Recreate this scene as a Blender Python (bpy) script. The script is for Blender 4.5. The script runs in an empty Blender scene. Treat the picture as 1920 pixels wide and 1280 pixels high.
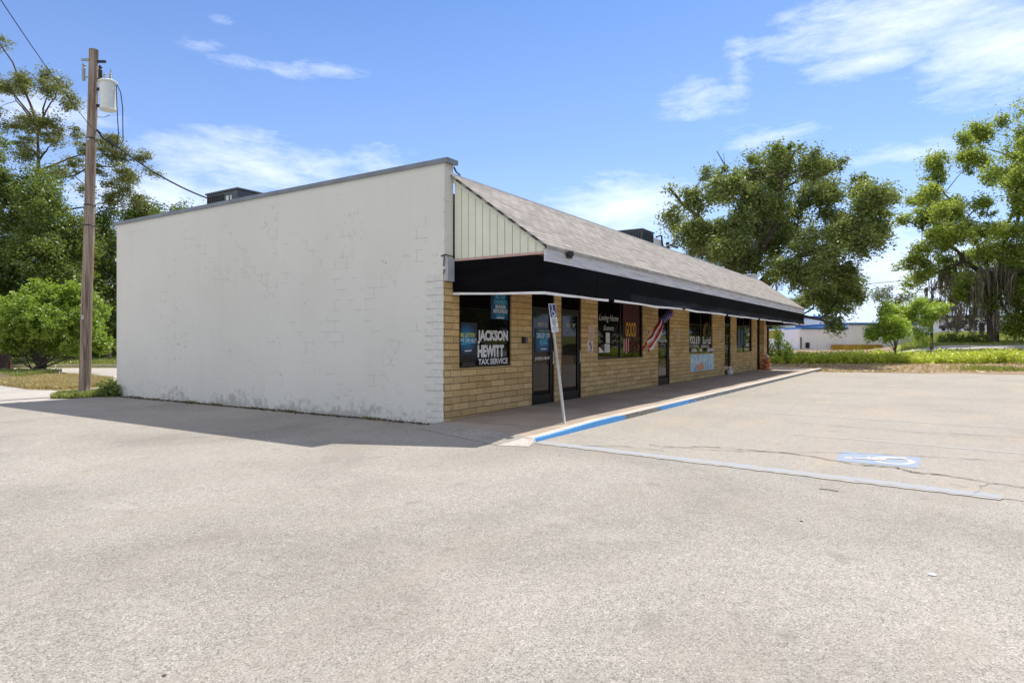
import bpy, math, random
import numpy as np
from mathutils import Vector
R = math.radians
random.seed(7)
sc = bpy.context.scene
COL = sc.collection
# ground axes: X runs along the shop front away from the camera, Y into the building's depth
YAW = R(33.04)
RT = Vector((math.sin(YAW), -math.cos(YAW), 0))      # to the right of the view
FW = Vector((math.cos(YAW), math.sin(YAW), 0))       # away from the viewer
EYE = 1.45

# ------------------------------------------------------------ object helpers
WL = {}
def tag(o, label=None, cat=None, group=None, kind=None):
    if label: o['label'] = label
    if cat: o['category'] = cat
    if group: o['group'] = group
    if kind: o['kind'] = kind
    return o
def thing(name, label, cat, loc=(0, 0, 0), group=None):
    o = bpy.data.objects.new(name, None); COL.objects.link(o)
    o.location = loc; o.empty_display_size = .2
    WL[o.name] = Vector(loc)
    return tag(o, label, cat, group)
def link_mesh(name, me, parent=None):
    o = bpy.data.objects.new(name, me); COL.objects.link(o)
    if parent: o.parent = parent
    WL[o.name] = WL.get(parent.name, Vector((0, 0, 0))) if parent else Vector((0, 0, 0))
    return o
class MB:
    def __init__(s): s.v = []; s.f = []; s.m = []
    def face(s, pts, m=0):
        i = len(s.v); s.v += [tuple(p) for p in pts]; s.f.append(tuple(range(i, i + len(pts)))); s.m.append(m)
    def box(s, x0, x1, y0, y1, z0, z1, m=0, mfront=None):
        i = len(s.v)
        s.v += [(x0, y0, z0), (x1, y0, z0), (x1, y1, z0), (x0, y1, z0), (x0, y0, z1), (x1, y0, z1), (x1, y1, z1), (x0, y1, z1)]
        fs = [(0, 3, 2, 1), (4, 5, 6, 7), (0, 1, 5, 4), (1, 2, 6, 5), (2, 3, 7, 6), (3, 0, 4, 7)]
        for k, f in enumerate(fs):
            s.f.append(tuple(i + a for a in f)); s.m.append(mfront if (mfront is not None and k == 2) else m)
    def obox(s, c, ax, ay, az, m=0):
        c, ax, ay, az = map(Vector, (c, ax, ay, az)); i = len(s.v)
        for sx, sy, sz in [(-1, -1, -1), (1, -1, -1), (1, 1, -1), (-1, 1, -1), (-1, -1, 1), (1, -1, 1), (1, 1, 1), (-1, 1, 1)]:
            s.v.append(tuple(c + ax * sx + ay * sy + az * sz))
        for f in [(0, 3, 2, 1), (4, 5, 6, 7), (0, 1, 5, 4), (1, 2, 6, 5), (2, 3, 7, 6), (3, 0, 4, 7)]:
            s.f.append(tuple(i + a for a in f)); s.m.append(m)
    def prism(s, pts, d, m=0):            # pts: 3d loop, d: extrusion vector
        d = Vector(d); a = [Vector(p) for p in pts]; b = [p + d for p in a]; n = len(a)
        i = len(s.v); s.v += [tuple(p) for p in a + b]
        s.f.append(tuple(i + k for k in range(n))[::-1]); s.m.append(m)
        s.f.append(tuple(i + n + k for k in range(n))); s.m.append(m)
        for k in range(n):
            s.f.append((i + k, i + (k + 1) % n, i + n + (k + 1) % n, i + n + k)); s.m.append(m)
    def tube(s, path, rad, n=8, m=0, cap=True):
        P = [Vector(p) for p in path]
        if not hasattr(rad, '__len__'): rad = [rad] * len(P)
        rings = []
        for k, p in enumerate(P):
            t = (P[min(k + 1, len(P) - 1)] - P[max(k - 1, 0)])
            if t.length < 1e-6: t = Vector((0, 0, 1))
            t.normalize()
            u = t.cross(Vector((0, 0, 1)))
            if u.length < .3: u = t.cross(Vector((1, 0, 0)))
            u.normalize(); w = t.cross(u); i = len(s.v)
            for a in range(n):
                q = 2 * math.pi * a / n
                s.v.append(tuple(p + (u * math.cos(q) + w * math.sin(q)) * rad[k]))
            rings.append(i)
        for a, b in zip(rings, rings[1:]):
            for k in range(n):
                s.f.append((a + k, a + (k + 1) % n, b + (k + 1) % n, b + k)); s.m.append(m)
        if cap:
            s.f.append(tuple(rings[0] + k for k in range(n))); s.m.append(m)
            s.f.append(tuple(rings[-1] + k for k in range(n))[::-1]); s.m.append(m)
    def lathe(s, prof, c, n=20, m=0):     # prof: (r, z)
        c = Vector(c); rings = []
        for r, z in prof:
            i = len(s.v); rings.append(i)
            for a in range(n):
                q = 2 * math.pi * a / n; s.v.append((c.x + r * math.cos(q), c.y + r * math.sin(q), c.z + z))
        for a, b in zip(rings, rings[1:]):
            for k in range(n):
                s.f.append((a + k, a + (k + 1) % n, b + (k + 1) % n, b + k)); s.m.append(m)
        s.f.append(tuple(rings[0] + k for k in range(n))[::-1]); s.m.append(m)
        s.f.append(tuple(rings[-1] + k for k in range(n))); s.m.append(m)
    def build(s, name, mats, parent=None, smooth=False, bevel=0):
        off = WL.get(parent.name, Vector((0, 0, 0))) if parent else Vector((0, 0, 0))
        me = bpy.data.meshes.new(name)
        me.from_pydata([(x - off.x, y - off.y, z - off.z) for x, y, z in s.v], [], s.f)
        for mt in (mats if isinstance(mats, (list, tuple)) else [mats]): me.materials.append(mt)
        me.polygons.foreach_set('material_index', s.m)
        if smooth: me.polygons.foreach_set('use_smooth', [True] * len(s.f))
        me.update()
        o = link_mesh(name, me, parent)
        if bevel:
            b = o.modifiers.new('bevel', 'BEVEL'); b.width = bevel; b.segments = 2; b.limit_method = 'ANGLE'
        return o
def mesh_np(name, V, nper, mat, parent=None):
    """V: (n, nper, 3) separate polygons"""
    n = len(V); me = bpy.data.meshes.new(name)
    me.vertices.add(n * nper); me.vertices.foreach_set('co', V.reshape(-1).astype(np.float32))
    me.loops.add(n * nper); me.loops.foreach_set('vertex_index', np.arange(n * nper, dtype=np.int32))
    me.polygons.add(n); me.polygons.foreach_set('loop_start', np.arange(0, n * nper, nper, dtype=np.int32))
    me.polygons.foreach_set('loop_total', np.full(n, nper, dtype=np.int32))
    me.materials.append(mat); me.update(calc_edges=True)
    return link_mesh(name, me, parent)

def text_loops(body, bold=.0, shear=0.0, spacing=1.0):
    cu = bpy.data.curves.new('t', 'FONT'); cu.body = body; cu.size = 1; cu.offset = bold; cu.shear = shear
    cu.space_character = spacing; cu.resolution_u = 3; cu.align_x = 'CENTER'; cu.space_line = 1.0
    o = bpy.data.objects.new('t', cu); COL.objects.link(o)
    dg = bpy.context.evaluated_depsgraph_get(); dg.update()
    me = bpy.data.meshes.new_from_object(o.evaluated_get(dg))
    vs = [v.co.copy() for v in me.vertices]; fs = [tuple(p.vertices) for p in me.polygons]
    bpy.data.objects.remove(o); bpy.data.meshes.remove(me); bpy.data.curves.remove(cu)
    return vs, fs
def put_text(mb, body, x0, x1, z0, z1, y, m=0, bold=.0, shear=0., spacing=1., frame=None):
    """lettering on a plane facing -Y; fits the box; frame=(origin, ux, uz) for other planes"""
    vs, fs = text_loops(body, bold, shear, spacing)
    if not vs: return
    a0 = min(v.x for v in vs); a1 = max(v.x for v in vs); b0 = min(v.y for v in vs); b1 = max(v.y for v in vs)
    i = len(mb.v)
    for v in vs:
        p = x0 + (v.x - a0) / (a1 - a0) * (x1 - x0); q = z0 + (v.y - b0) / (b1 - b0) * (z1 - z0)
        if frame: mb.v.append(tuple(Vector(frame[0]) + Vector(frame[1]) * p + Vector(frame[2]) * q))
        else: mb.v.append((p, y, q))
    for f in fs: mb.f.append(tuple(i + k for k in f)); mb.m.append(m)

# ------------------------------------------------------------ material helpers
class NT:
    def __init__(s, name):
        s.mat = bpy.data.materials.new(name); s.mat.use_nodes = True
        s.t = s.mat.node_tree; s.b = s.t.nodes['Principled BSDF']; s.out = s.t.nodes['Material Output']
        s.co = s.t.nodes.new('ShaderNodeNewGeometry').outputs['Position']
    def n(s, typ, **kw):
        nd = s.t.nodes.new('ShaderNode' + typ)
        for k, v in kw.items(): setattr(nd, k, v)
        return nd
    def l(s, a, b): s.t.links.new(a, b)
    def set(s, sock, v):
        if isinstance(v, bpy.types.NodeSocket): s.l(v, sock)
        else:
            if isinstance(v, (tuple, list)) and len(v) == 3 and sock.type == 'RGBA': v = (*v, 1)
            sock.default_value = v
    def mapv(s, scale=(1, 1, 1), rot=(0, 0, 0), loc=(0, 0, 0), v=None):
        m = s.n('Mapping'); s.l(v or s.co, m.inputs[0]); m.inputs['Scale'].default_value = scale
        m.inputs['Rotation'].default_value = rot; m.inputs['Location'].default_value = loc; return m.outputs[0]
    def noise(s, scale, detail=4, rough=.55, v=None, dist=0):
        t = s.n('TexNoise'); s.l(v or s.co, t.inputs['Vector']); t.inputs['Scale'].default_value = scale
        t.inputs['Detail'].default_value = detail; t.inputs['Roughness'].default_value = rough
        t.inputs['Distortion'].default_value = dist; return t.outputs['Fac']
    def ramp(s, f, stops, interp='LINEAR'):
        r = s.n('ValToRGB'); s.l(f, r.inputs[0]); e = r.color_ramp.elements; r.color_ramp.interpolation = interp
        while len(e) < len(stops): e.new(.5)
        for k, (p, c) in enumerate(stops):
            e[k].position = p; e[k].color = (*c, 1) if isinstance(c, tuple) else (c, c, c, 1)
        return r.outputs[0]
    def mix(s, f, a, b, bt='MIX'):
        m = s.n('Mix', data_type='RGBA', blend_type=bt); m.clamp_factor = True
        s.set(m.inputs[0], f); s.set(m.inputs[6], a); s.set(m.inputs[7], b); return m.outputs[2]
    def math(s, op, a, b=0., clamp=False):
        m = s.n('Math', operation=op); m.use_clamp = clamp; s.set(m.inputs[0], a); s.set(m.inputs[1], b); return m.outputs[0]
    def sep(s, v=None):
        x = s.n('SeparateXYZ'); s.l(v or s.co, x.inputs[0]); return x.outputs
    def comb(s, x, y, z=0.):
        c = s.n('CombineXYZ'); s.set(c.inputs[0], x); s.set(c.inputs[1], y); s.set(c.inputs[2], z); return c.outputs[0]
    def bump(s, h, strength=.4, dist=.01):
        b = s.n('Bump'); b.inputs['Strength'].default_value = strength; b.inputs['Distance'].default_value = dist
        s.l(h, b.inputs['Height']); s.l(b.outputs[0], s.b.inputs['Normal'])
    def done(s, col=None, rough=.8, metal=0., spec=.3):
        if col is not None: s.set(s.b.inputs['Base Color'], col)
        s.set(s.b.inputs['Roughness'], rough); s.set(s.b.inputs['Metallic'], metal); s.set(s.b.inputs['Specular IOR Level'], spec)
        return s.mat
def plain(name, col, rough=.6, metal=0., spec=.4, var=.12, vs=6):
    m = NT(name); n = m.noise(vs, 5)
    c = m.mix(m.ramp(n, [(.3, 0.), (.7, 1.)]), tuple(x * (1 - var) for x in col), tuple(min(1, x * (1 + var)) for x in col))
    return m.done(c, rough, metal, spec)
def leafmat(name, dark, light, trans=.3, tcol=None):
    m = NT(name); g = m.n('NewGeometry')
    f = m.math('ADD', m.math('MULTIPLY', m.math('POWER', g.outputs['Random Per Island'], 1.6), .75), m.math('MULTIPLY', m.ramp(m.noise(.55, 3), [(.35, 0.), (.65, 1.)]), .3))
    c = m.mix(f, dark, light)
    d = m.n('BsdfDiffuse'); m.l(c, d.inputs[0])
    t = m.n('BsdfTranslucent'); m.l(m.mix(.5, c, tcol or tuple(min(1, x * 1.6) for x in light)), t.inputs[0])
    gl = m.n('BsdfGlossy'); gl.inputs['Roughness'].default_value = .45; gl.inputs[0].default_value = (.9, .95, .9, 1)
    a = m.n('MixShader'); a.inputs[0].default_value = trans; m.l(d.outputs[0], a.inputs[1]); m.l(t.outputs[0], a.inputs[2])
    b = m.n('MixShader'); b.inputs[0].default_value = .05; m.l(a.outputs[0], b.inputs[1]); m.l(gl.outputs[0], b.inputs[2])
    m.l(b.outputs[0], m.out.inputs[0]); m.t.nodes.remove(m.b)
    return m.mat
def seg_dist_mask(m, ax, ay, bx, by, w):      # not used for shading, only for worn paint edges
    pass
# ------------------------------------------------------------ materials
def mat_asphalt(name, c_lo, c_mid, c_hi, big=.21, warm=(.33, .285, .235)):
    m = NT(name)
    v = m.n('TexVoronoi'); m.l(m.co, v.inputs['Vector']); v.inputs['Scale'].default_value = 125
    cell = m.sep(v.outputs['Color'])[0]
    stones = m.ramp(cell, [(0., c_lo), (.22, tuple((a + b) / 2 for a, b in zip(c_lo, c_mid))), (.45, c_mid), (.8, c_mid), (1., c_hi)])
    fine = m.ramp(m.noise(240, 2), [(.3, .72), (.7, 1.25)])
    c = m.mix(1., stones, fine, 'MULTIPLY')
    med = m.ramp(m.noise(14, 5, .65), [(.25, .86), (.75, 1.12)])
    c = m.mix(1., c, med, 'MULTIPLY')
    lg = m.ramp(m.noise(.38, 6, .6, dist=.6), [(.32, 1 - big), (.5, 1.), (.68, 1 + big * .6)])
    c = m.mix(1., c, lg, 'MULTIPLY')
    st = m.noise(1, 5, .6, m.mapv((.35, 1.4, 1), (0, 0, R(40))))
    c = m.mix(m.ramp(st, [(.50, 0.), (.68, .45)]), c, warm)
    sp = m.ramp(m.noise(2.6, 3, .5), [(.66, 0.), (.72, .4)])
    c = m.mix(sp, c, tuple(x * .55 for x in c_mid))
    mot = m.ramp(m.noise(3.2, 5, .7, m.mapv((1, 1, 1), loc=(3, 1, 0)), .8), [(.54, 0.), (.70, .30)])
    c = m.mix(mot, c, tuple(x * .62 for x in c_mid))
    pale = m.ramp(m.noise(1.1, 6, .7, m.mapv((1, .45, 1), (0, 0, R(25)), (7, 3, 0))), [(.6, 0.), (.75, .3)])
    c = m.mix(pale, c, c_hi)
    h = m.math('ADD', m.math('MULTIPLY', cell, .6), m.math('MULTIPLY', m.noise(60, 3), .6))
    m.bump(h, .55, .006)
    return m.done(c, .9, 0, .25)
M = {}
M['asphalt'] = mat_asphalt('weathered_asphalt', (.18, .168, .148), (.355, .332, .294), (.50, .472, .425))
M['oldlot'] = mat_asphalt('worn_sandy_paving', (.24, .22, .19), (.37, .342, .298), (.46, .43, .385), .1, (.44, .36, .27))
M['drive'] = mat_asphalt('pale_concrete_drive', (.34, .31, .28), (.46, .43, .39), (.55, .52, .48), .12)

def mat_sidewalk():
    m = NT('grey_concrete_walk')
    c = m.ramp(m.noise(.9, 7, .65), [(.3, (.30, .245, .19)), (.55, (.40, .33, .26)), (.75, (.47, .40, .32))])
    c = m.mix(1., c, m.ramp(m.noise(160, 2), [(.3, .8), (.7, 1.18)]), 'MULTIPLY')
    x = m.sep()[0]
    jt = m.math('LESS_THAN', m.math('ABSOLUTE', m.math('SUBTRACT', m.math('FRACT', m.math('MULTIPLY', x, .5)), .5)), .006)
    c = m.mix(m.math('MULTIPLY', jt, .7), c, (.05, .045, .04))
    cr = m.noise(3, 6, .7, m.mapv((.5, 1.5, 1))); crk = m.math('LESS_THAN', m.math('ABSOLUTE', m.math('SUBTRACT', cr, .52)), .0025)
    c = m.mix(m.math('MULTIPLY', crk, .7), c, (.05, .045, .04))
    m.bump(m.noise(50, 4), .3, .004)
    return m.done(c, .85, 0, .3)
M['walk'] = mat_sidewalk()
M['kerbtop'] = mat_asphalt('kerb_concrete', (.42, .38, .33), (.58, .53, .47), (.7, .66, .6), .1)
def mat_kerbface():
    m = NT('worn_blue_kerb_paint')
    x = m.sep()[0]
    n = m.noise(6, 6, .7, m.mapv((1, 1, 3)))
    band = m.ramp(m.math('DIVIDE', m.math('SUBTRACT', x, 8.), 27.), [(0., 1.), (.115, 1.), (.125, .22), (.18, .3), (.2, .75), (.255, .7), (.29, .35), (.6, .3), (1., .28)])
    paint = m.math('GREATER_THAN', m.math('ADD', band, m.math('MULTIPLY', m.math('SUBTRACT', n, .5), 2.2)), .5)
    con = m.ramp(m.noise(9, 6, .65), [(.3, (.10, .095, .075)), (.7, (.3, .28, .24))])
    blue = m.mix(m.noise(12, 4), (.045, .24, .58), (.14, .38, .68))
    m.bump(n, .4, .01)
    return m.done(m.mix(paint, con, blue), .7)
M['kerbface'] = mat_kerbface()

def mat_brick():
    m = NT('tan_slump_brick'); s = m.sep()
    v = m.comb(m.math('ADD', s[0], s[1]), s[2])
    warp = m.n('VectorMath', operation='ADD'); m.l(v, warp.inputs[0])
    nz = m.n('TexNoise'); m.l(m.co, nz.inputs['Vector']); nz.inputs['Scale'].default_value = 5
    sc_ = m.n('VectorMath', operation='SCALE'); m.l(nz.outputs['Color'], sc_.inputs[0]); sc_.inputs['Scale'].default_value = .018
    m.l(sc_.outputs[0], warp.inputs[1])
    b = m.n('TexBrick'); m.l(warp.outputs[0], b.inputs['Vector'])
    b.inputs['Scale'].default_value = 1; b.inputs['Brick Width'].default_value = .47; b.inputs['Row Height'].default_value = .119
    b.inputs['Mortar Size'].default_value = .007; b.inputs['Mortar Smooth'].default_value = .4; b.inputs['Bias'].default_value = 0.
    b.inputs['Color1'].default_value = (.69, .50, .235, 1); b.inputs['Color2'].default_value = (.48, .33, .145, 1)
    b.inputs['Mortar'].default_value = (.165, .112, .055, 1)
    c = m.mix(m.ramp(m.noise(7, 5, .6), [(.35, 0.), (.75, .45)]), b.outputs['Color'], (.46, .28, .105))
    c = m.mix(1., c, m.ramp(m.noise(38, 5, .7), [(.25, .68), (.7, 1.2)]), 'MULTIPLY')
    c = m.mix(m.ramp(m.noise(1.6, 5, .65), [(.55, 0.), (.75, .4)]), c, (.70, .54, .32))
    h = m.math('ADD', m.math('MULTIPLY', m.math('SUBTRACT', 1., b.outputs['Fac']), 1.), m.math('MULTIPLY', m.noise(30, 5, .7), .35))
    m.bump(h, .9, .014)
    return m.done(c, .88, 0, .25)
M['brick'] = mat_brick()

def mat_stucco():
    m = NT('cracked_white_stucco'); s = m.sep(); y, z = s[1], s[2]
    base = m.ramp(m.noise(.5, 6, .6), [(.3, (.645, .625, .55)), (.7, (.70, .68, .605))])
    st = m.noise(1, 6, .6, m.mapv((1, 7, .28)))
    c = m.mix(m.ramp(st, [(.52, 0.), (.8, .22)]), base, (.60, .57, .47))
    st2 = m.noise(1, 4, .5, m.mapv((1, 1.6, .1), loc=(0, 3.3, 0)))
    c = m.mix(m.ramp(st2, [(.56, 0.), (.72, .16)]), c, (.56, .53, .47))
    # step cracks: block joints that show only in patches
    v = m.comb(y, z)
    bt = m.n('TexBrick'); m.l(v, bt.inputs['Vector']); bt.inputs['Scale'].default_value = 1
    bt.inputs['Brick Width'].default_value = .42; bt.inputs['Row Height'].default_value = .205; bt.inputs['Mortar Size'].default_value = .0045
    bt.inputs['Mortar Smooth'].default_value = 0
    patch = m.ramp(m.noise(1.5, 3, .6, m.mapv((1, 1.15, .95), (R(38), 0, 0), (0, 1.7, .4))), [(.60, 0.), (.63, 1.)])
    def diag(ya, za, slope, wd, zlo, zhi):
        d = m.math('ABSOLUTE', m.math('SUBTRACT', m.math('SUBTRACT', z, za), m.math('MULTIPLY', m.math('SUBTRACT', y, ya), slope)))
        return m.math('MULTIPLY', m.math('LESS_THAN', d, wd), m.math('MULTIPLY', m.math('GREATER_THAN', z, zlo), m.math('LESS_THAN', z, zhi)))
    gapn = m.math('GREATER_THAN', m.noise(2.3, 2), .44)
    dg = diag(10.95, 3.64, .92, .10, 1.5, 3.75)
    for a_ in ((12.6, 3.2, 1.0, .08, 2.2, 4.2), (8.75, .7, -1.1, .07, .2, 1.5), (10.2, 1.0, .9, .09, .2, 2.0), (14.4, 3.6, .8, .08, 2.9, 4.1), (9.3, 2.6, 1.1, .06, 2.0, 3.6)):
        dg = m.math('MAXIMUM', dg, diag(*a_))
    patch = m.math('MAXIMUM', patch, m.math('MULTIPLY', dg, gapn))
    crack = m.math('MULTIPLY', bt.outputs['Fac'], patch)
    c = m.mix(m.math('MULTIPLY', crack, .42), c, (.19, .185, .17))
    # wandering hairline cracks
    w = m.noise(.9, 5, .6, m.mapv((1, 1, .8), loc=(0, 5, 2))); wm = m.math('LESS_THAN', m.math('ABSOLUTE', m.math('SUBTRACT', w, .5)), .0012)
    wp = m.ramp(m.noise(.8, 2), [(.54, 0.), (.56, 1.)])
    c = m.mix(m.math('MULTIPLY', m.math('MULTIPLY', wm, wp), .6), c, (.2, .19, .17))
    # peeled spots and the dirt splashed up from the paving
    sp = m.noise(9, 6, .72, m.mapv((1, 1, .7))); spm = m.ramp(sp, [(.665, 0.), (.70, 1.)])
    reg = m.ramp(m.noise(.75, 3, .5, m.mapv(loc=(0, 9, 1))), [(.5, 0.), (.6, 1.)])
    dd = m.math('ADD', m.math('POWER', m.math('DIVIDE', m.math('SUBTRACT', y, 15.5), .55), 2.), m.math('POWER', m.math('DIVIDE', m.math('SUBTRACT', z, 1.45), .6), 2.))
    loc_ = m.math('MULTIPLY', m.math('LESS_THAN', dd, 1.), m.ramp(m.noise(7, 4, .7, m.mapv((1, 1, 1.4))), [(.6, 0.), (.66, .8)]))
    c = m.mix(m.math('MULTIPLY', m.math('MAXIMUM', m.math('MULTIPLY', spm, reg), loc_), .5), c, (.24, .23, .2))
    low = m.math('SUBTRACT', .55, z); d2 = m.noise(7, 7, .75)
    dreg = m.math('MULTIPLY', m.math('SUBTRACT', m.noise(.8, 4, .6, m.mapv(loc=(0, 4, 7))), .5), .55)
    dirt = m.ramp(m.math('ADD', dreg, m.math('ADD', m.math('MULTIPLY', low, .5), d2)), [(.69, 0.), (.80, 1.)])
    c = m.mix(m.math('MULTIPLY', dirt, .5), c, (.24, .23, .20))
    h = m.math('SUBTRACT', m.math('ADD', m.math('MULTIPLY', m.noise(45, 4, .6), .22), m.math('MULTIPLY', m.noise(4, 4, .6), .5)), crack)
    m.bump(h, .45, .008)
    return m.done(c, .9, 0, .2)
M['stucco'] = mat_stucco()
M['paintblock'] = plain('painted_slump_block', (.63, .62, .55), .85, var=.10, vs=14)
M['siding'] = plain('pale_green_board', (.71, .71, .565), .7, var=.06, vs=3)
M['groove'] = plain('board_gap', (.10, .105, .08), .9)
M['rake'] = plain('rake_trim_paint', (.66, .66, .53), .7, var=.08)
M['pinktrim'] = plain('bare_pink_trim', (.50, .33, .27), .8, var=.15)
def mat_fascia():
    m = NT('weathered_fascia_paint')
    n = m.noise(1, 6, .7, m.mapv((1.2, 9, 22)))
    c = m.ramp(n, [(.3, (.33, .33, .34)), (.5, (.55, .555, .57)), (.75, (.66, .66, .67))])
    return m.done(c, .75)
M['fascia'] = mat_fascia()
def mat_shingle():
    m = NT('faded_asphalt_shingle'); s = m.sep()
    up = m.math('MULTIPLY', s[2], 1.71)
    b = m.n('TexBrick'); m.l(m.comb(s[0], up), b.inputs['Vector']); b.inputs['Scale'].default_value = 1
    b.inputs['Brick Width'].default_value = .31; b.inputs['Row Height'].default_value = .135; b.inputs['Mortar Size'].default_value = .008
    b.inputs['Mortar Smooth'].default_value = .3
    b.inputs['Color1'].default_value = (.345, .322, .295, 1); b.inputs['Color2'].default_value = (.235, .219, .20, 1); b.inputs['Mortar'].default_value = (.075, .06, .048, 1)
    c = m.mix(1., b.outputs['Color'], m.ramp(m.noise(120, 3, .7), [(.3, .75), (.7, 1.25)]), 'MULTIPLY')
    c = m.mix(1., c, m.ramp(m.noise(1.3, 5, .6), [(.3, .9), (.7, 1.08)]), 'MULTIPLY')
    c = m.mix(m.ramp(m.noise(1, 4, .6, m.mapv((.9, 1, .25))), [(.55, 0.), (.75, .25)]), c, (.33, .32, .29))
    row = m.math('FRACT', m.math('DIVIDE', up, .135))
    m.bump(m.math('ADD', m.math('SUBTRACT', 1., row), m.math('MULTIPLY', m.noise(90, 3), .5)), .9, .012)
    return m.done(c, .95, 0, .2)
M['shingle'] = mat_shingle()
def mat_vinyl():
    m = NT('black_awning_vinyl')
    n = m.noise(1, 5, .65, m.mapv((.8, .8, 4)))
    c = m.ramp(n, [(.35, (.002, .002, .0025)), (.7, (.006, .006, .007))])
    sc2 = m.noise(1, 7, .8, m.mapv((2.5, 2.5, 14), (0, R(8), 0)))
    c = m.mix(m.ramp(sc2, [(.66, 0.), (.72, .35)]), c, (.05, .05, .05))
    s = m.sep(); low_band = m.math('MULTIPLY', m.ramp(s[2], [(0., 1.), (1., 1.)]), m.math('MULTIPLY', m.math('LESS_THAN', s[2], 2.42), m.math('GREATER_THAN', s[0], 12.5)))
    c = m.mix(m.math('MULTIPLY', low_band, m.ramp(m.noise(1, 6, .7, m.mapv((1.5, 1, 6))), [(.35, .2), (.7, 1.)])), c, (.03, .03, .032))  # greyer along the lower fold on the awning's farther stretch
    m.bump(m.noise(2.5, 4, .6), .25, .03)
    return m.done(c, .7, 0, .05)
M['vinyl'] = mat_vinyl()
M['hem'] = plain('white_awning_hem', (.74, .72, .68), .7, var=.1)
M['soffit'] = plain('brown_soffit', (.34, .28, .22), .9)
M['capmetal'] = plain('grey_parapet_metal', (.20, .215, .225), .5, .3, .5, var=.2, vs=3)
M['flashing'] = plain('white_ridge_flashing', (.55, .55, .54), .6)
M['corrug'] = plain('grey_downspout', (.48, .50, .51), .6, .1)
M['bronze'] = plain('dark_bronze_frame', (.016, .013, .011), .35, .5, .5)
def mat_glass():
    m = NT('dark_shop_glass')
    n = m.n('TexNoise'); m.l(m.co, n.inputs['Vector']); n.inputs['Scale'].default_value = 1.2
    m.bump(n.outputs['Fac'], .05, .02)
    m.b.inputs['IOR'].default_value = 1.5
    return m.done((.006, .005, .005), .02, 0, .2)
M['glass'] = mat_glass()
M['white_vinyl'] = plain('white_lettering', (.72, .72, .70), .6, var=.04)
M['cream_vinyl'] = plain('faded_lettering', (.42, .42, .40), .6, var=.15)
M['grey_vinyl'] = plain('grey_lettering', (.30, .31, .32), .6, var=.2)
M['yellow_vinyl'] = plain('yellow_lettering', (.62, .66, .05), .6)
M['cyan_vinyl'] = plain('cyan_lettering', (.12, .48, .66), .6)
M['pale_vinyl'] = plain('pale_blue_lettering', (.50, .68, .80), .6)
def mat_poster(name, c0, c1, cx, cz, r):
    m = NT(name); s = m.sep()
    d = m.math('SQRT', m.math('ADD', m.math('POWER', m.math('SUBTRACT', s[0], cx), 2.), m.math('POWER', m.math('SUBTRACT', s[2], cz), 2.)))
    return m.done(m.mix(m.ramp(m.math('DIVIDE', d, r), [(.15, 1.), (1., 0.)]), c0, c1), .4)
M['paper'] = plain('white_paper', (.66, .66, .64), .8, var=.08)
M['fadedsign'] = plain('sun_faded_sign', (.62, .47, .38), .6, var=.08)
M['redink'] = plain('dull_red_ink', (.33, .13, .10), .7)
M['whitesign'] = plain('white_sign_face', (.70, .63, .57), .5, var=.06)
M['blackink'] = plain('black_ink', (.03, .03, .03), .6)
M['signblue'] = plain('deep_blue_sign', (.012, .014, .11), .4)
M['signwhite'] = plain('sign_white', (.75, .75, .73), .4, var=.04)
M['galv'] = plain('galvanised_post', (.42, .42, .38), .5, .35, .5, var=.2)
M['redcloth'] = plain('red_cloth', (.50, .02, .025), .8, var=.2, vs=9)
M['whitecloth'] = plain('white_cloth', (.78, .74, .70), .8)
M['bluecloth'] = plain('star_blue_cloth', (.035, .03, .27), .8)
M['curtain'] = plain('dark_red_drape', (.05, .005, .006), .7, var=.4, vs=5)
M['gold'] = plain('gold_lettering', (.62, .33, .012), .5)
M['orange'] = plain('orange_lettering', (.42, .12, .02), .6, var=.3)
def mat_mural():
    m = NT('faded_picture_panel'); s = m.sep()
    n = m.noise(5, 6, .7)
    c = m.ramp(n, [(.36, (.13, .32, .55)), (.5, (.42, .60, .68)), (.64, (.70, .74, .66))])
    blob = m.math('SQRT', m.math('ADD', m.math('POWER', m.math('DIVIDE', m.math('SUBTRACT', s[0], 23.45), .55), 2.), m.math('POWER', m.math('DIVIDE', m.math('SUBTRACT', s[2], .53), .16), 2.)))
    c = m.mix(m.ramp(m.math('ADD', blob, m.math('MULTIPLY', m.math('SUBTRACT', n, .5), 1.2)), [(.7, .9), (1.1, 0.)]), c, (.72, .27, .12))
    return m.done(c, .5)
M['mural'] = mat_mural()
def mat_wood():
    m = NT('weathered_pole_wood')
    v = m.mapv((9, 9, .35)); n = m.noise(1.6, 7, .7, v, .6)
    c = m.ramp(n, [(.28, (.07, .045, .03)), (.42, (.21, .155, .115)), (.58, (.37, .295, .225)), (.75, (.48, .41, .33))])
    rust = m.noise(1, 4, .5, m.mapv((3, 3, .35), loc=(2, 0, 5)))
    c = m.mix(m.ramp(rust, [(.56, 0.), (.68, .55)]), c, (.24, .11, .045))
    crk = m.noise(3, 3, .5, m.mapv((9, 9, .25), loc=(4, 1, 0))); c = m.mix(m.ramp(crk, [(.62, 0.), (.66, .8)]), c, (.03, .02, .015))
    m.bump(n, .9, .03)
    return m.done(c, .9, 0, .15)
M['pole'] = mat_wood()
M['transformer'] = plain('pale_transformer_paint', (.66, .68, .62), .4, 0, .5, var=.05)
M['ceramic'] = plain('grey_insulator', (.30, .34, .35), .3)
M['darkmetal'] = plain('dark_metal', (.03, .03, .032), .5, .4)
M['cable'] = plain('black_cable', (.015, .015, .017), .6)
M['acbody'] = plain('dark_grey_ac_cabinet', (.085, .09, .095), .5, .2, var=.15)
M['acwhite'] = plain('pale_ac_panel', (.62, .62, .60), .5)
M['acslat'] = plain('black_ac_slats', (.02, .02, .02), .6)
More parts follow.
